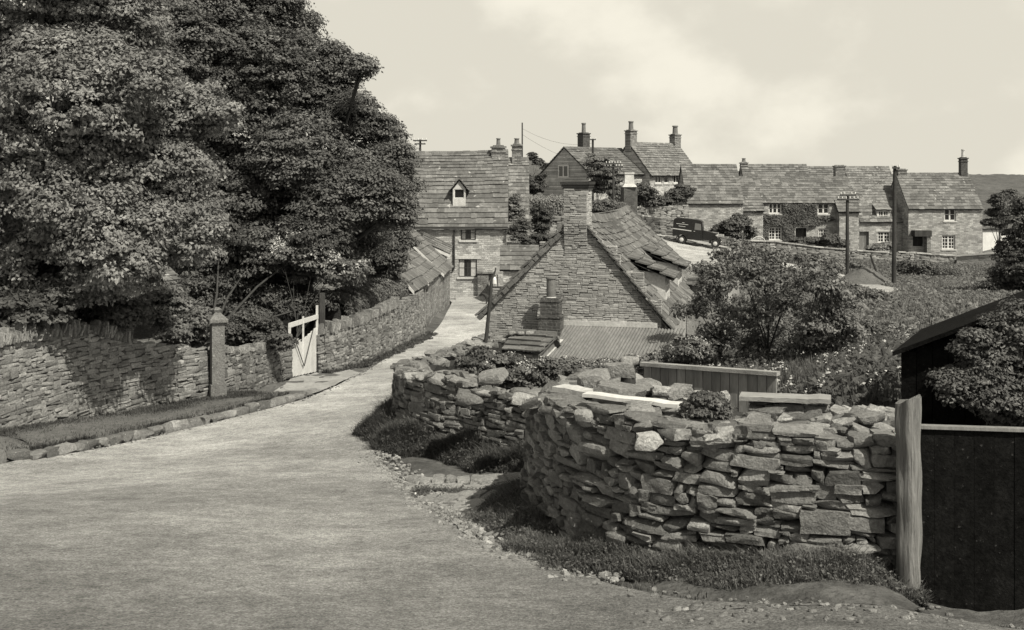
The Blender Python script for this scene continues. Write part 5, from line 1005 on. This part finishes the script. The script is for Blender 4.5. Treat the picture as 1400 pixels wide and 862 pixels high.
for i_, (nm, lbl, lo, D_, nn_, lf, mt, tn) in enumerate([
    ('garden_tree', 'spreading garden tree in front of the gabled wing', [(812, 226, 12), (820, 240, 14), (832, 236, 12), (824, 222, 8), (815, 254, 12), (838, 252, 12), (850, 262, 9)], 100, 330, .12, 'leaf', (.7, 1.6)),
    ('garden_tree', 'dark garden bush between the pale cowl and the highest house', [(880, 262, 12), (872, 275, 10), (892, 275, 12), (845, 272, 12), (835, 282, 10)], 98, 260, .12, 'leaf_dark', (.7, 1.6)),
    ('garden_tree', 'dark rounded bush under the windows of the highest house', [(925, 268, 11), (935, 262, 9), (915, 276, 9), (905, 285, 8)], 101, 220, .12, 'leaf_dark', (.6, 1.3)),
    ('shrub', 'row of low rounded bushes behind the cottage ridge', [(815, 283, 8), (829, 281, 9), (843, 284, 8), (822, 290, 8), (850, 289, 6)], 84, 240, .09, 'leaf', (.8, 1.5))]):
    c_ = P(lo[0][0], lo[0][1], D_); tree(nm, lbl, 'shrub' if nm == 'shrub' else 'tree', (c_[0], c_[1], ground(c_[0], c_[1])), lo, D_, mt, nn_, 40, lf, .08, seed=120+i_, pad=(.3, .6), tone=tn, dj=.8, twigs=2)
# brick stack with a pale cowl
cs = P(860, 0, 90); t = thing('brick_chimney', 'brick stack with a big pale square cowl among garden bushes', 'chimney', (cs[0], cs[1], -3)); mb = MB(); mb.cbox((cs[0], cs[1], -3.6), 1.15, .9, 1.2+.0, .2); mb.cbox((cs[0], cs[1], -2.4+.002), 1.15, .9, (HZ-256)/K*90+2.4, .2); mb.build('stack', 'brick_stack', t)
mb = MB(); z0 = (HZ-256)/K*90+.004
for (w0, w1, a_, b_) in ((1.2, .85, 0, .25), (.82, .7, .25, 1.05), (.8, .8, 1.05, 1.2)):
    A = [(cs[0]+x*w0/2, cs[1]+y*w0/2, z0+a_) for x, y in ((-1, -1), (1, -1), (1, 1), (-1, 1))]; B = [(cs[0]+x*w1/2, cs[1]+y*w1/2, z0+b_) for x, y in ((-1, -1), (1, -1), (1, 1), (-1, 1))]
    for m in range(4): mb.poly([A[m], A[(m+1) % 4], B[(m+1) % 4], B[m]])
    mb.poly(B); mb.poly(A[::-1])
mb.build('cowl', 'mortar', t)
# retaining walls behind the van
lr = Line([G(800, 318)[:2], G(866, 319)[:2], G(905, 324)[:2], G(945, 331)[:2], G(985, 338)[:2], G(1012, 344)[:2]])
ztr = ztop_px(lr, [(800, 285), (865, 293), (905, 300), (945, 310), (985, 322), (1012, 334)]); t = thing('garden_wall', 'retaining wall behind the parked van', 'stone wall', (*lr.at(lr.L/2), ztr(lr.L/2)-1)); a_, c_ = dry_wall(lr, ztr, zb_of(lr), 2, (.3, .8), (.12, .26), .3, 1, .05, 61, .25, .08, .03, .02, (.7, 1.3), .03, .05, .5); a_.build('stonework', 'stone_far', t); c_.build('core', 'core_shade', t)
tag(strip('pavement_edge', lr.at(np.linspace(0, lr.L, 60))-np.array([0, .1]), lr.at(np.linspace(0, lr.L, 60))-np.array([0, 1.2]), .13, 'gravel', 4), kind='structure')
lr2 = Line([P(862, 0, 97)[:2], P(900, 0, 97.5)[:2], P(942, 0, 98)[:2]], False); zq2 = ztop_px(lr2, [(862, 285), (942, 281)]); t = thing('garden_wall', 'upper terrace wall between the cowl stack and the cottage row', 'stone wall', (*lr2.at(lr2.L/2), -4)); a_, c_ = dry_wall(lr2, zq2, lambda q: -4.2, 2, (.3, .8), (.12, .26), .3, 1, .05, 62, .25, .08, .03, .02, (.7, 1.3), .03, .05, .5); a_.build('stonework', 'stone_far', t); c_.build('core', 'core_shade', t)

# =================================================================== THE ROW OF COTTAGES
W_ = dict(rec=.12, fw=.11, bw_=.05)
def row_house(name, label, x0, x1, D0, D1, depth, yb, ye, yr, wall, roof, wins=(), holes=(), rdist=None, **kw):
    f = Fac(P(x0, 0, D0)[:2], P(x1, 0, D1)[:2]); Dm = (D0+D1)/2; rd = depth*kw.get('ridge_frac', .5); ws = [(f.rect(*w_[:4]), dict(W_, **w_[4])) for w_ in wins]; hs = [f.rect(*h_) for h_ in holes]
    t, r = house(name, label, f, depth, (HZ-yb)/K*Dm, (HZ-ye)/K*Dm, (HZ-yr)/K*(Dm+rd), wall, roof, wins=ws, holes=hs, row=(.42, .3), wr=(.35, .7), th=.04, tone=(.62, 1.4), **kw); return t, r, f
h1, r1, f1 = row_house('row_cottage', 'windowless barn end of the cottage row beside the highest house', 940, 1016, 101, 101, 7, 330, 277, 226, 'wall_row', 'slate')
hb, rb_, fb = row_house('row_cottage', 'darker roofed cottage standing behind the ivy covered one', 1022, 1112, 112, 112, 6, 320, 265, 226, 'wall_row', 'slate_dark')
hb2, rb2, fb2 = row_house('row_cottage', 'low dark roof behind the row left of the dormer cottage', 1112.5, 1182, 112, 112, 6, 320, 265, 229, 'wall_row', 'slate_dark')
chimney(rb_, fb.pt(.25, 0, -3)[:2], 1.0, 2.0, .7, .6, 0, 'chimney_stone', 1, .4, .2)
h2_, r2_, f2 = row_house('row_cottage', 'ivy covered cottage with white casements in the middle of the row', 1016.5, 1174, 103, 103, 6.5, 340, 277, 243, 'wall_row', 'slate',
    wins=[(1051, 278, 1068.5, 292.5, dict(cols=1, rows=2, leafs=3)), (1118, 278, 1134, 293, dict(cols=1, rows=2, leafs=2)), (1051, 311, 1069, 328.5, dict(cols=2, rows=4, leafs=2)), (1119, 313, 1133.5, 328, dict(cols=2, rows=3, leafs=2))], holes=[(1087.5, 312, 1102.5, 330)], side_over=-.02)
u_ = f2.rect(1087.5, 312, 1102.5, 330); mb = MB(); f2.box(mb, u_[0]-.15, u_[1]+.15, u_[3], u_[3]+.2, -.1, .05); f2.box(mb, u_[0]-.1, u_[0], u_[2], u_[3], -.1, .04); mb.build('door_frame', 'mortar', h2_); door(h2_, f2, u_, 'dark_wood', .35)
# catslides
for x0, x1, ye in ((1012, 1042, 290), (1141, 1172, 291)):
    a_, b_ = f2.uz(x0, 0)[0], f2.uz(x1, 0)[0]; mb = MB(); zt_ = (HZ-276)/K*103; zl_ = (HZ-ye)/K*101.8; slates(mb, f2.pt(a_, zl_, 1.2), f2.pt(b_, zl_, 1.2), f2.pt(a_, zt_+.12, -.1), f2.pt(b_, zt_+.12, -.1), .42, .4, (.4, .8), .06); mb.build('catslide_roof', 'slate', h2_)
    mb = MB(); f2.box(mb, a_+.15, b_-.15, -6.3, zl_-.02, .02, 1.0); mb.build('porch_wall', 'wall_row', h2_)
h3, r3, f3 = row_house('row_cottage', 'cottage with small white roof dormer behind the tall pole', 1174.8, 1240, 102.5, 102.5, 8, 350, 302, 229, 'wall_row', 'slate_lichen',
    wins=[(1200, 317, 1217.5, 332, dict(cols=2, rows=3, leafs=2, lintel=True))], holes=[(1170.5+4.5, 317, 1188, 345)], side_over=-.02, ridge_frac=.6)
door(h3, f3, f3.rect(1175, 317, 1188, 345), 'grey_wood', .25)
fd3 = Fac(f3.pt(f3.uz(1200, 0)[0], 0, -.25)[:2], f3.pt(f3.uz(1218, 0)[0], 0, -.25)[:2]); zA_, zB_ = (HZ-303)/K*103, (HZ-288)/K*103; mb = MB(); rD = (.12, fd3.W-.12, zA_+.1, zB_-.02); wall_holes(mb, fd3, 0, fd3.W, zA_-.2, zB_+.08, [rD], .1)
for u in (0, fd3.W): mb.poly([fd3.pt(u, zA_-.2), fd3.pt(u, zA_-.2, -1.8), fd3.pt(u, zB_+.5, -1.8), fd3.pt(u, zB_+.08)])
dmo = mb.build('dormer', 'mortar', h3); window(dmo, fd3, rD, 2, 2, leafs=2, rec=.02, fw=.09, bw_=.05, sill=False).name = 'dormer_window'; mb = MB(); slates(mb, fd3.pt(-.15, zB_+.05, .2), fd3.pt(fd3.W+.15, zB_+.05, .2), fd3.pt(-.05, zB_+.75, -1.8), fd3.pt(fd3.W+.05, zB_+.75, -1.8), .4, .3, (.4, .7), .05, tone=(1.3, 1.9)); mb.build('dormer_roof', 'slate_lichen', h3)
chimney(h3, f3.pt(-.55, 0, -4.4)[:2], -.5, 1.55, .95, .8, 0, 'chimney_stone', 0)
h4, r4, f4 = row_house('row_cottage', 'rightmost cottage of the row with a plain slate roof and porch', 1242, 1343, 101, 101, 6.5, 352, 284.5, 238, 'wall_row', 'slate',
    wins=[(1291, 284.8, 1307, 302.5, dict(cols=1, rows=2, leafs=2)), (1288, 322, 1306, 341, dict(cols=2, rows=4, leafs=2))], holes=[(1248, 323, 1262, 337)], side_over=.05)
chimney(h4, f4.pt(f4.W-.45, 0, -3.2)[:2], .2, 2.25, .62, .62, 0, 'brick_stack', 1, .75, .17, pot_m='mortar'); chimney(h4, f4.pt(.5, 0, -3.2)[:2], .5, 1.15, .8, .6, 0, 'chimney_stone', 0)
u_ = f4.rect(1246, 315, 1269, 323); mb = MB(); f4.box(mb, u_[0], u_[1], u_[2], u_[3], .003, .9); mb.build('porch_hood', 'dark_wood', h4); u2 = f4.rect(1263, 324, 1268, 337); mb = MB(); f4.box(mb, u2[0], u2[1], -6.5, u_[2]-.003, .1, .8); mb.build('porch_wall', 'chimney_stone', h4); door(h4, f4, f4.rect(1248, 323, 1262, 337), 'dark_wood', .3)
# ivy on the middle cottage
def ivy(name, label, f, polypx, n, leaf=.13, off=.12):
    t = thing(name, label, 'ivy', tuple(f.pt(0, -5.6))); P2 = [f.uz(*q) for q in polypx]; xs, ys = zip(*P2); U_ = RNG.uniform(min(xs), max(xs), n*3); Z_ = RNG.uniform(min(ys), max(ys), n*3); k_ = inpoly(U_, Z_, P2); U_, Z_ = U_[k_][:n], Z_[k_][:n]; m_ = len(U_)
    pos = np.append(f.O, 0)[None]+U_[:, None]*np.append(f.U, 0)+(off*RNG.uniform(.1, 1.6, m_)*(1.2+.6*np.sin(U_*2.3)*np.sin(Z_*2.7)))[:, None]*np.append(f.Nn, 0); pos[:, 2] = Z_; nr = np.append(f.Nn, .5)+RNG.normal(0, .4, (m_, 3)); nr /= np.linalg.norm(nr, axis=1, keepdims=True); mb = MB(); leaves(mb, pos, nr, RNG.uniform(.6, 1.3, m_)*leaf, RNG.uniform(.6, 1.4, m_)); mb.build('foliage', 'leaf_dark', t)
    mb = MB()
    for q in range(6): a_ = P2[0][0]+(P2[2][0]-P2[0][0])*(q+.5)/6; mb.tube([f.pt(a_, -5.9, .04), f.pt(a_+.2, -4.2, .04), f.pt(a_-.1, -3.2, .04)], [.05, .04, .02], 5)
    mb.build('stem', 'bark', t); return t
f2o = Fac(f2.pt(0, 0, 0)[:2], f2.pt(f2.W, 0, 0)[:2])
ivy('ivy', 'dark ivy smothering the wall round the white casements of the row', f2o, [(1016, 293), (1042, 292), (1050, 294), (1070, 294), (1070, 279), (1116, 279), (1116, 296), (1134, 296), (1142, 300), (1120, 306), (1112, 309), (1086, 310), (1086, 335), (1070, 336), (1070, 309), (1050, 309), (1050, 336), (1016, 332)], 9000, .12)
for i_, (nm, lbl, lo, D_, nn_, lf, mt, tn) in enumerate([
    ('shrub', 'dark bushes at the left corner of the ivy covered cottage', [(985, 318, 12), (1000, 312, 13), (1012, 305, 12), (975, 325, 8), (1005, 325, 10), (1022, 320, 10)], 98, 420, .12, 'leaf_dark', (.7, 1.3)),
    ('shrub', 'low bushes under the lower casements right of the cottage doorway', [(1105, 332, 8), (1090, 333, 7), (1120, 334, 8), (1135, 330, 9), (1148, 335, 7)], 99.5, 260, .12, 'leaf_dark', (.7, 1.3)),
    ('shrub', 'pale arching rambler by the dormer cottage door', [(1200, 340, 7), (1212, 338, 6), (1192, 342, 5)], 98, 110, .12, 'leaf', (1, 2)),
    ('hedge_tree', 'tall dark tree at the right edge below the hill', [(1395, 330, 24), (1378, 350, 18), (1400, 370, 30), (1385, 300, 12), (1400, 285, 14), (1375, 385, 22), (1355, 400, 18), (1410, 300, 20), (1420, 340, 30), (1390, 400, 20)], 62, 800, .08, 'leaf', (.5, 1.1)),
    ('hedge_tree', 'wind bent hawthorn on the slope right of the last cottage', [(1365, 275, 9), (1372, 290, 9), (1358, 292, 6), (1380, 268, 7), (1352, 305, 6), (1368, 306, 8)], 92, 230, .1, 'leaf_dark', (.6, 1.3))]):
    c_ = P(lo[0][0], lo[0][1], D_); tree(nm, lbl, 'tree' if 'tree' in nm else 'shrub', (c_[0], c_[1], ground(c_[0], c_[1])), lo, D_, mt, nn_, 40, lf, .1, seed=140+i_, pad=(.25, .55), tone=tn, dj=.9, twigs=2)
# front garden wall of the row
lf_ = Line([P(1018, 0, 96)[:2], P(1060, 0, 96)[:2], P(1120, 0, 95.5)[:2], P(1190, 0, 95)[:2], P(1308, 0, 94)[:2]]); zf_ = ztop_px(lf_, [(1018, 330), (1060, 331), (1120, 339), (1190, 345), (1240, 346), (1308, 351)])
t = thing('garden_wall', 'long front garden wall with pale coping below the cottage row', 'stone wall', (*lf_.at(lf_.L/2), -6.4)); a_, c_ = dry_wall(lf_, zf_, lambda q: -7.2, 2, (.25, .7), (.1, .22), .3, 1, .05, 63, .25, .08, .03, .02, (.6, 1.3), .04, .05, .5); a_.build('stonework', 'stone_far', t); c_.build('core', 'core_shade', t)
mb = MB(); q = 0
while q < lf_.L-.5:
    p0, p1 = lf_.at(q), lf_.at(min(q+RNG.uniform(.5, 1.1), lf_.L)); d = p1-p0; L_ = np.linalg.norm(d); d /= L_; n_ = np.array([-d[1], d[0]])
    if RNG.random() < .85: mb.box([*(p0-n_*.05), zf_(q)+.0], [*(d*L_*.97), zf_(min(q+L_, lf_.L))-zf_(q)], [*(n_*.55), 0], [0, 0, .09], RNG.uniform(.5, 1.1))
    q += L_
mb.build('coping', 'mortar', t)
fq = Fac(P(1308, 0, 93)[:2], P(1372, 0, 91)[:2]); t = thing('stone_building', 'low square stone outhouse front with flat coping right of the garden wall', 'outhouse', tuple(fq.pt(2, -8))); mb = MB(); za, zb2 = (HZ-352)/K*92.5, (HZ-346)/K*91.5
mb.poly([fq.pt(0, -9.3), fq.pt(fq.W, -9.3), fq.pt(fq.W, zb2), fq.pt(0, za)]); mb.poly([fq.pt(0, -9.3), fq.pt(0, -9.3, -3), fq.pt(0, za, -3), fq.pt(0, za)]); mb.poly([fq.pt(0, za), fq.pt(fq.W, zb2), fq.pt(fq.W, zb2, -3), fq.pt(0, za, -3)]); mb.build('wall', 'wall_row', t); mb = MB(); mb.box(fq.pt(-.1, za+.003, .1), fq.pt(fq.W, zb2+.003, .1)-fq.pt(-.1, za+.003, .1), np.append(-fq.Nn, 0)*.5, [0, 0, .12]); mb.build('coping', 'mortar', t)
fz = Fac(P(1343.5, 0, 102)[:2], P(1382, 0, 103)[:2]); t, r_ = house('outhouse', 'whitewashed lean-to at the right end of the cottage row', fz, 3, -6.5, (HZ-314)/K*102, (HZ-305)/K*105, 'white_paint', 'slate_dark', row=(.4, .4), cat='outhouse', ridge_frac=.9, th=.05)
# white painted board, little arched seat
fw2 = Fac(P(1010, 0, 97)[:2], P(1016, 0, 97)[:2]); mb = MB(); fw2.box(mb, 0, fw2.W, (HZ-322)/K*97, (HZ-314)/K*97, -.03, 0); o = mb.build('board', 'white_paint'); tag(o, 'small white board standing before the ivy at the row corner', 'board'); mb = MB(); fw2.box(mb, .15, .22, -5.9, (HZ-316)/K*97, -.1, -.035); mb.build('stake', 'grey_wood', o)
mb = MB(); a_ = np.linspace(0, math.pi, 12); c_ = P(1037, 330, 95.5); mb.tube([c_+np.array([math.cos(x)*.55, 0, math.sin(x)*.38]) for x in a_], [.04]*12, 6); o = mb.build('garden_arch', 'white_paint'); tag(o, 'little bowed hoop on the garden wall below the ivy', 'hoop')

# =================================================================== POLES
def pole(label, px, y0, y1, D, r=.11, arms=(), group='telegraph poles', lean=0):
    b = P(px, y1, D); tp = P(px+lean, y0, D); b[2] = min(b[2], ground(b[0], b[1])+.2); t = thing('telegraph_pole', label, 'pole', tuple(b), group); mb = MB(); mb.tube([b-[0, 0, .4], b*.5+tp*.5, tp], [r*1.15, r, r*.85], 10); mb.build('shaft', 'dark_wood', t, True)
    for (yy, wpx, n_) in arms:
        c_ = P(px+lean, yy, D); w2_ = wpx/K*D/2; mb = MB(); mb.cbox((c_[0], c_[1]-r-.05, c_[2]), w2_*2, .09, .1, .06); am = mb.build('crossarm', 'dark_wood', t)
        for k_ in range(n_):
            x = c_[0]-w2_*.88+w2_*1.76*k_/(n_-1)
            if abs(x-c_[0]) < .1: continue
            mb = MB(); mb.tube([(x, c_[1]-r-.05, c_[2]+.08), (x, c_[1]-r-.05, c_[2]+.14), (x, c_[1]-r-.05, c_[2]+.2), (x, c_[1]-r-.05, c_[2]+.27)], [.015, .045, .04, .03], 8); mb.build('insulator', 'porcelain', am, True)
    return t
pole('tall bare pole standing before the dormer cottage', 1222, 227, 391, 70, .13, [(231, 10, 2)], lean=1.5)
pole('shorter pole with two crossarms of white insulators before the row', 1158.5, 266, 385, 75, .12, [(268, 22, 5), (274, 30, 6)])
pole('pole with crossarms showing above the two storey house roof', 574.5, 191, 240, 90, .1, [(193.5, 19, 4), (198, 15, 4)])
pole('thin bare pole on the skyline beside the lichened house chimney', 714, 168, 260, 95, .07)
pole('leaning pole with many insulators before the highest house', 838.5, 222, 275, 95, .1, [(225, 22, 6), (229, 26, 7)])
pole('dark pole cutting across the wing chimney of the highest house', 810.5, 190, 250, 104, .12, [(192, 8, 2)])
for x0, y0, x1, y1, lb in ((1190, 349, 1204, 385, 'leaning black stake beside the tall pole'),):
    a_, b_ = P(x1, y1+3, 80), P(x0, y0, 80); mb = MB(); mb.tube([a_, b_], [.09, .07], 7); tag(mb.build('stake', 'dark_wood'), lb, 'stake')
# earth mound by the poles and steps
mb = MB(); c_ = P(1182, 384, 72); n_ = 22; V = []; F = []
for i_ in range(n_):
    for j in range(n_):
        u, v = i_/(n_-1)*2-1, j/(n_-1)*2-1; r = u*u+v*v; V.append([c_[0]+u*2.3, c_[1]+v*2.3, ground(c_[0]+u*2.3, c_[1]+v*2.3)+1.15*math.exp(-r*2.6)-.12+RNG.normal(0, .03)])
mb.add(V, [[i_*n_+j, (i_+1)*n_+j, (i_+1)*n_+j+1, i_*n_+j+1] for i_ in range(n_-1) for j in range(n_-1)]); o = mb.build('mound', 'soil', smooth=True); tag(o, kind='structure')
# telegraph wires
def wire(label, a_, b_, sagm, group='telegraph wires'):
    mb = MB(); pts = [np.array(a_)*(1-f)+np.array(b_)*f-np.array([0, 0, sagm*4*f*(1-f)]) for f in np.linspace(0, 1, 16)]; mb.tube(pts, [.009]*16, 4, cap=False); return tag(mb.build('wire', 'iron'), label, 'wire', group)
wire('upper wire running from the skyline pole to the highest house poles', P(714, 176, 95), P(810, 196, 104), .6); wire('lower wire running from the skyline pole towards the highest house', P(714, 184, 95), P(838, 226, 95), .7)
wire('wire from the insulator pole to the tall bare pole', P(1160, 268, 75), P(1223, 232, 70), .3)
# =================================================================== THE VAN
va, vb = G(931, 334), G(976.5, 340.5); hd = np.array(vb-va); wb = np.linalg.norm(hd); hd /= wb; hd2 = np.array([hd[0], hd[1], 0]); hd2 /= np.linalg.norm(hd2)
va_ = va.copy(); f = hd2*math.cos(.42)+np.array([hd2[1], -hd2[0], 0])*math.sin(.42)*0
WB = 2.75; Dv = va[1]; dxm = (976.5-931)/K*Dv; fx = dxm/WB; fx = min(fx, .97); fwd = np.array([fx, -math.sqrt(1-fx*fx), 0]); fwd[2] = np.clip(ground(*(va+fwd*WB)[:2])-va[2], -.3, .3)/WB; fwd /= np.linalg.norm(fwd)
rt = np.cross(fwd, [0, 0, 1.]); rt /= np.linalg.norm(rt); upv = np.cross(rt, fwd); O0 = va+upv*.0
van = thing('delivery_van', 'old black delivery van with a pale side stripe parked on the upper road', 'van', tuple(O0))
VP = lambda x, y, z: O0+fwd*x-rt*y*0+rt*(y)+upv*(z+.02)    # x forward from the rear axle, y towards the right flank (nearer), z up
def prism(mb, prof_, y0, y1, tone=1.0, taper=0):
    A = [VP(x, y0, z) for x, z in prof_]; B = [VP(x, y1, z) for x, z in prof_]; n_ = len(prof_); mb.poly(A[::-1], tone); mb.poly(B, tone)
    for k_ in range(n_): mb.poly([A[k_], A[(k_+1) % n_], B[(k_+1) % n_], B[k_]], tone)
HWd = .82
mb = MB(); prism(mb, [(-.75, .55), (-.8, 1.0), (-.8, 1.85), (-.72, 2.0), (-.45, 2.06), (.9, 2.08), (1.36, 2.04), (1.5, 1.94), (1.6, 1.3), (1.62, .45), (.45, .42), (.4, .62), (.2, .75), (-.2, .75), (-.4, .62)], -1.55, -.03); mb.build('body', 'van_paint', van, False)
mb = MB(); prism(mb, [(1.62, .5), (1.62, 1.27), (2.2, 1.2), (2.75, 1.12), (2.84, 1.05), (2.86, .5)], -1.25, -.33); mb.build('bonnet', 'van_paint', van)
for nm, y0, y1 in (('front_wing', -1.55, -1.25), ('front_wing', -.33, -.0)):
    mb = MB(); a_ = np.linspace(math.pi*1.02, 0, 10); outer = [(2.68+math.cos(x)*.48, .36+math.sin(x)*.5) for x in a_]; inner = [(2.68+math.cos(x)*.4, .34+math.sin(x)*.4) for x in a_[::-1]]
    A = [VP(x, y0, z) for x, z in outer+inner]; B = [VP(x, y1, z) for x, z in outer+inner]; m_ = len(A)
    for k_ in range(9): mb.poly([A[k_], A[k_+1], A[m_-2-k_], A[m_-1-k_]]); mb.poly([B[k_], B[k_+1], B[m_-2-k_], B[m_-1-k_]][::-1]); mb.poly([A[k_], A[k_+1], B[k_+1], B[k_]])
    mb.build(nm, 'van_paint', van)
for nm, y0, y1 in (('rear_wing', -1.58, -1.4), ('rear_wing', -.14, .03)):
    mb = MB(); a_ = np.linspace(math.pi, 0, 9); outer = [(math.cos(x)*.47, .38+math.sin(x)*.47) for x in a_]; A = [VP(x, y0, z) for x, z in outer]; B = [VP(x, y1, z) for x, z in outer]; inr = [VP(math.cos(x)*.39, y1, .36+math.sin(x)*.39) for x in a_]
    for k_ in range(8): mb.poly([A[k_], A[k_+1], B[k_+1], B[k_]]); mb.poly([B[k_], B[k_+1], inr[k_+1], inr[k_]])
    mb.build(nm, 'van_paint', van)
mb = MB(); prism(mb, [(.5, .36), (2.2, .36), (2.2, .4), (.5, .4)], -.12, .02, 1); mb.build('running_board', 'van_trim', van)
for x in (0, 2.72):
    for y in (-1.47, -.1):
        mb = MB(); mb.tube([VP(x, y-.09, .34), VP(x, y-.07, .34), VP(x, y+.07, .34), VP(x, y+.09, .34)], [.3, .34, .34, .3], 20); wh = mb.build('wheel', 'rubber', van); s_ = 1 if y > -.8 else -1
        mb = MB(); mb.tube([VP(x, y+s_*.092, .34), VP(x, y+s_*.1, .34), VP(x, y+s_*.13, .34)], [.17, .16, .07], 14); mb.build('rim', 'van_trim', wh)
def flat(name, m, pts, thick=.012):
    mb = MB(); A = [VP(*p) for p in pts]; n_ = np.cross(A[1]-A[0], A[2]-A[0]); n_ /= np.linalg.norm(n_); B = [a_+n_*thick for a_ in A]; mb.poly(B); k_ = len(A)
    for q in range(k_): mb.poly([A[q], A[(q+1) % k_], B[(q+1) % k_], B[q]])
    return mb.build(name, m, van)
Y = -.027
flat('stripe', 'van_trim', [(-.79, Y, 1.13), (.72, Y, 1.1), (.72, Y, 1.17), (-.79, Y, 1.2)])
mat('van_glass', .14, ((3, .1),), rough=.15, spec=.6)  # grey base colour stands in for reflections and the view through the panes
flat('cab_window', 'van_glass', [(.95, Y, 1.27), (1.5, Y, 1.27), (1.42, Y, 1.78), (.95, Y, 1.8)]); flat('windscreen', 'van_glass', [(1.6, -.2, 1.36), (1.6, -1.38, 1.36), (1.53, -1.38, 1.86), (1.53, -.2, 1.86)][::-1])
flat('door_handle', 'van_trim', [(.9, Y, 1.12), (1.02, Y, 1.12), (1.02, Y, 1.15), (.9, Y, 1.15)], .03)
for q, (xa, xb, z) in enumerate([(-.55, .4, 1.58), (-.35, .2, 1.4), (-.1, .1, 1.7)]): flat('side_lettering', 'van_trim', [(xa, Y, z), (xb, Y, z), (xb, Y, z+.035), (xa, Y, z+.035)], .004)
flat('radiator', 'metal', [(2.865, -.42, .6), (2.865, -1.16, .6), (2.86, -1.1, 1.05), (2.86, -.48, 1.05)][::-1], .03)
for y in (-.28, -1.3): mb = MB(); mb.tube([VP(2.68, y, .97), VP(2.82, y, .97), VP(2.86, y, .97)], [.06, .12, .12], 12); hl_ = mb.build('headlight', 'metal', van)
mb = MB(); mb.tube([VP(3.12, -.05, .5), VP(3.15, -.8, .5), VP(3.12, -1.5, .5)], [.035]*3, 8); mb.build('bumper', 'metal', van)

mb = MB(); pts = []
for ed, sg in ((REs, -1), (LEs, 1)):
    for _ in range(900):
        i_ = int(RNG.uniform(20, 110)); p = ed[i_]+RNG.normal(0, .09, 2)+(ed[i_+1]-ed[i_])*RNG.random(); pts.append([p[0], p[1], ground(p[0], p[1])+.012])
rubble(mb, pts, (.008, .028), .6, 2); tag(mb.build('gravel', 'stone'), 'loose chippings gathered along the road edges', 'gravel', kind='stuff')
gm = MB(); n_ = 9000; i_ = RNG.integers(10, 128, n_); p = REs[i_]+(REs[i_+1]-REs[i_])*RNG.random((n_, 1)); dn = np.stack([(REs[i_+1]-REs[i_])[:, 1], -(REs[i_+1]-REs[i_])[:, 0]], -1); dn /= np.linalg.norm(dn, axis=1, keepdims=True)
off_ = np.abs(RNG.normal(0, .14, n_))*np.where(dn[:, 0] > 0, 1, 1)-.03; p = p+dn*off_[:, None]*1.0; k_ = (np.sin(i_*.9)+np.sin(i_*.37+2)+RNG.normal(0, .6, n_)) > -.2; grass_mesh(gm, p[k_, 0], p[k_, 1], .05, None, .005, .8, (.7, 1.8)); tag(gm.build('grass', 'grass'), 'low ragged grass fringe along the right edge of the lane', 'grass', kind='stuff')

# hedgerows and thickets across the slope below the row
for i_, (lbl, pts, D_, r0, mt) in enumerate([
    ('overgrown hedgerow between the garden wall and the pale path', [(1020, 343), (1045, 345), (1070, 350), (1095, 354), (1120, 358), (1145, 363), (1168, 366)], 86, 8, 'leaf'),
    ('dark thicket below the path left of the shorter pole', [(1090, 384), (1110, 388), (1132, 394), (1120, 400), (1150, 398)], 66, 9, 'leaf_dark'),
    ('long scrubby hedge crossing the slope under the tall pole', [(1170, 402), (1195, 407), (1220, 412), (1245, 417), (1270, 420), (1295, 424)], 52, 9, 'leaf'),
    ('brambles along the foot of the garden wall right of the tall pole', [(1240, 366), (1262, 368), (1285, 372), (1305, 378), (1325, 388)], 82, 9, 'leaf_dark'),
    ('brambles in the hollow left of the black hut', [(1165, 440), (1190, 450), (1215, 455), (1205, 470), (1180, 478), (1150, 465)], 30, 14, 'leaf')]):
    lo = [(x, y, r0*RNG.uniform(.7, 1.2), RNG.uniform(-1, 1)) for x, y in pts]; c_ = P(lo[0][0], lo[0][1], D_); tree('bramble', lbl, 'bushes', (c_[0], c_[1], ground(c_[0], c_[1])), lo, D_, mt, 420, 30, .0011*D_+.01, .04, seed=200+i_, pad=(.003*D_, .006*D_), tone=(.6, 1.7), dj=1, twigs=2, flat=.8)

gm = MB(); n_ = 7000; ia, ib = [int(np.argmin(((REs-G(*q)[:2])**2).sum(1))) for q in ((650, 738), (507, 600))]; i_ = RNG.integers(ia, ib, n_); p = REs[i_]+(REs[i_+1]-REs[i_])*RNG.random((n_, 1)); off_ = RNG.normal(.05, .13, n_); k_ = (np.sin(i_*1.7)+np.sin(i_*.63+1)+RNG.normal(0, .5, n_)) > .1; x_, y_ = p[:, 0]+off_, p[:, 1]+off_*.3
grass_mesh(gm, x_[k_], y_[k_], .05, None, .004, .9, (.5, 2.0)); tag(gm.build('grass', 'grass'), 'broken turf edge where the path between the walls meets the lane', 'grass', kind='stuff')
mb = MB(); pts = []
for _ in range(900):
    i_ = int(RNG.uniform(ia-4, ib+2)); p = REs[i_]+RNG.normal(0, .16, 2); pts.append([p[0]+.1, p[1], ground(p[0], p[1])+.012])
rubble(mb, pts, (.012, .04), .55, 2, tone=(1, 2)); tag(mb.build('gravel', 'stone'), 'pale stone chips strewn at the mouth of the path between the walls', 'gravel', kind='stuff')

tree('shrub', 'dark bough of leaves hanging over the lane outbuilding roofs', 'shrub', (-5.2, 44.5, ground(-5.2, 44.5)), [(532, 345, 20), (545, 322, 13), (522, 368, 18), (540, 362, 12), (512, 350, 22), (556, 335, 8)], 44, 'leaf_dark', 420, 45, .06, .06, seed=301, pad=(.25, .5), tone=(.6, 1.5), dj=.5, twigs=2)
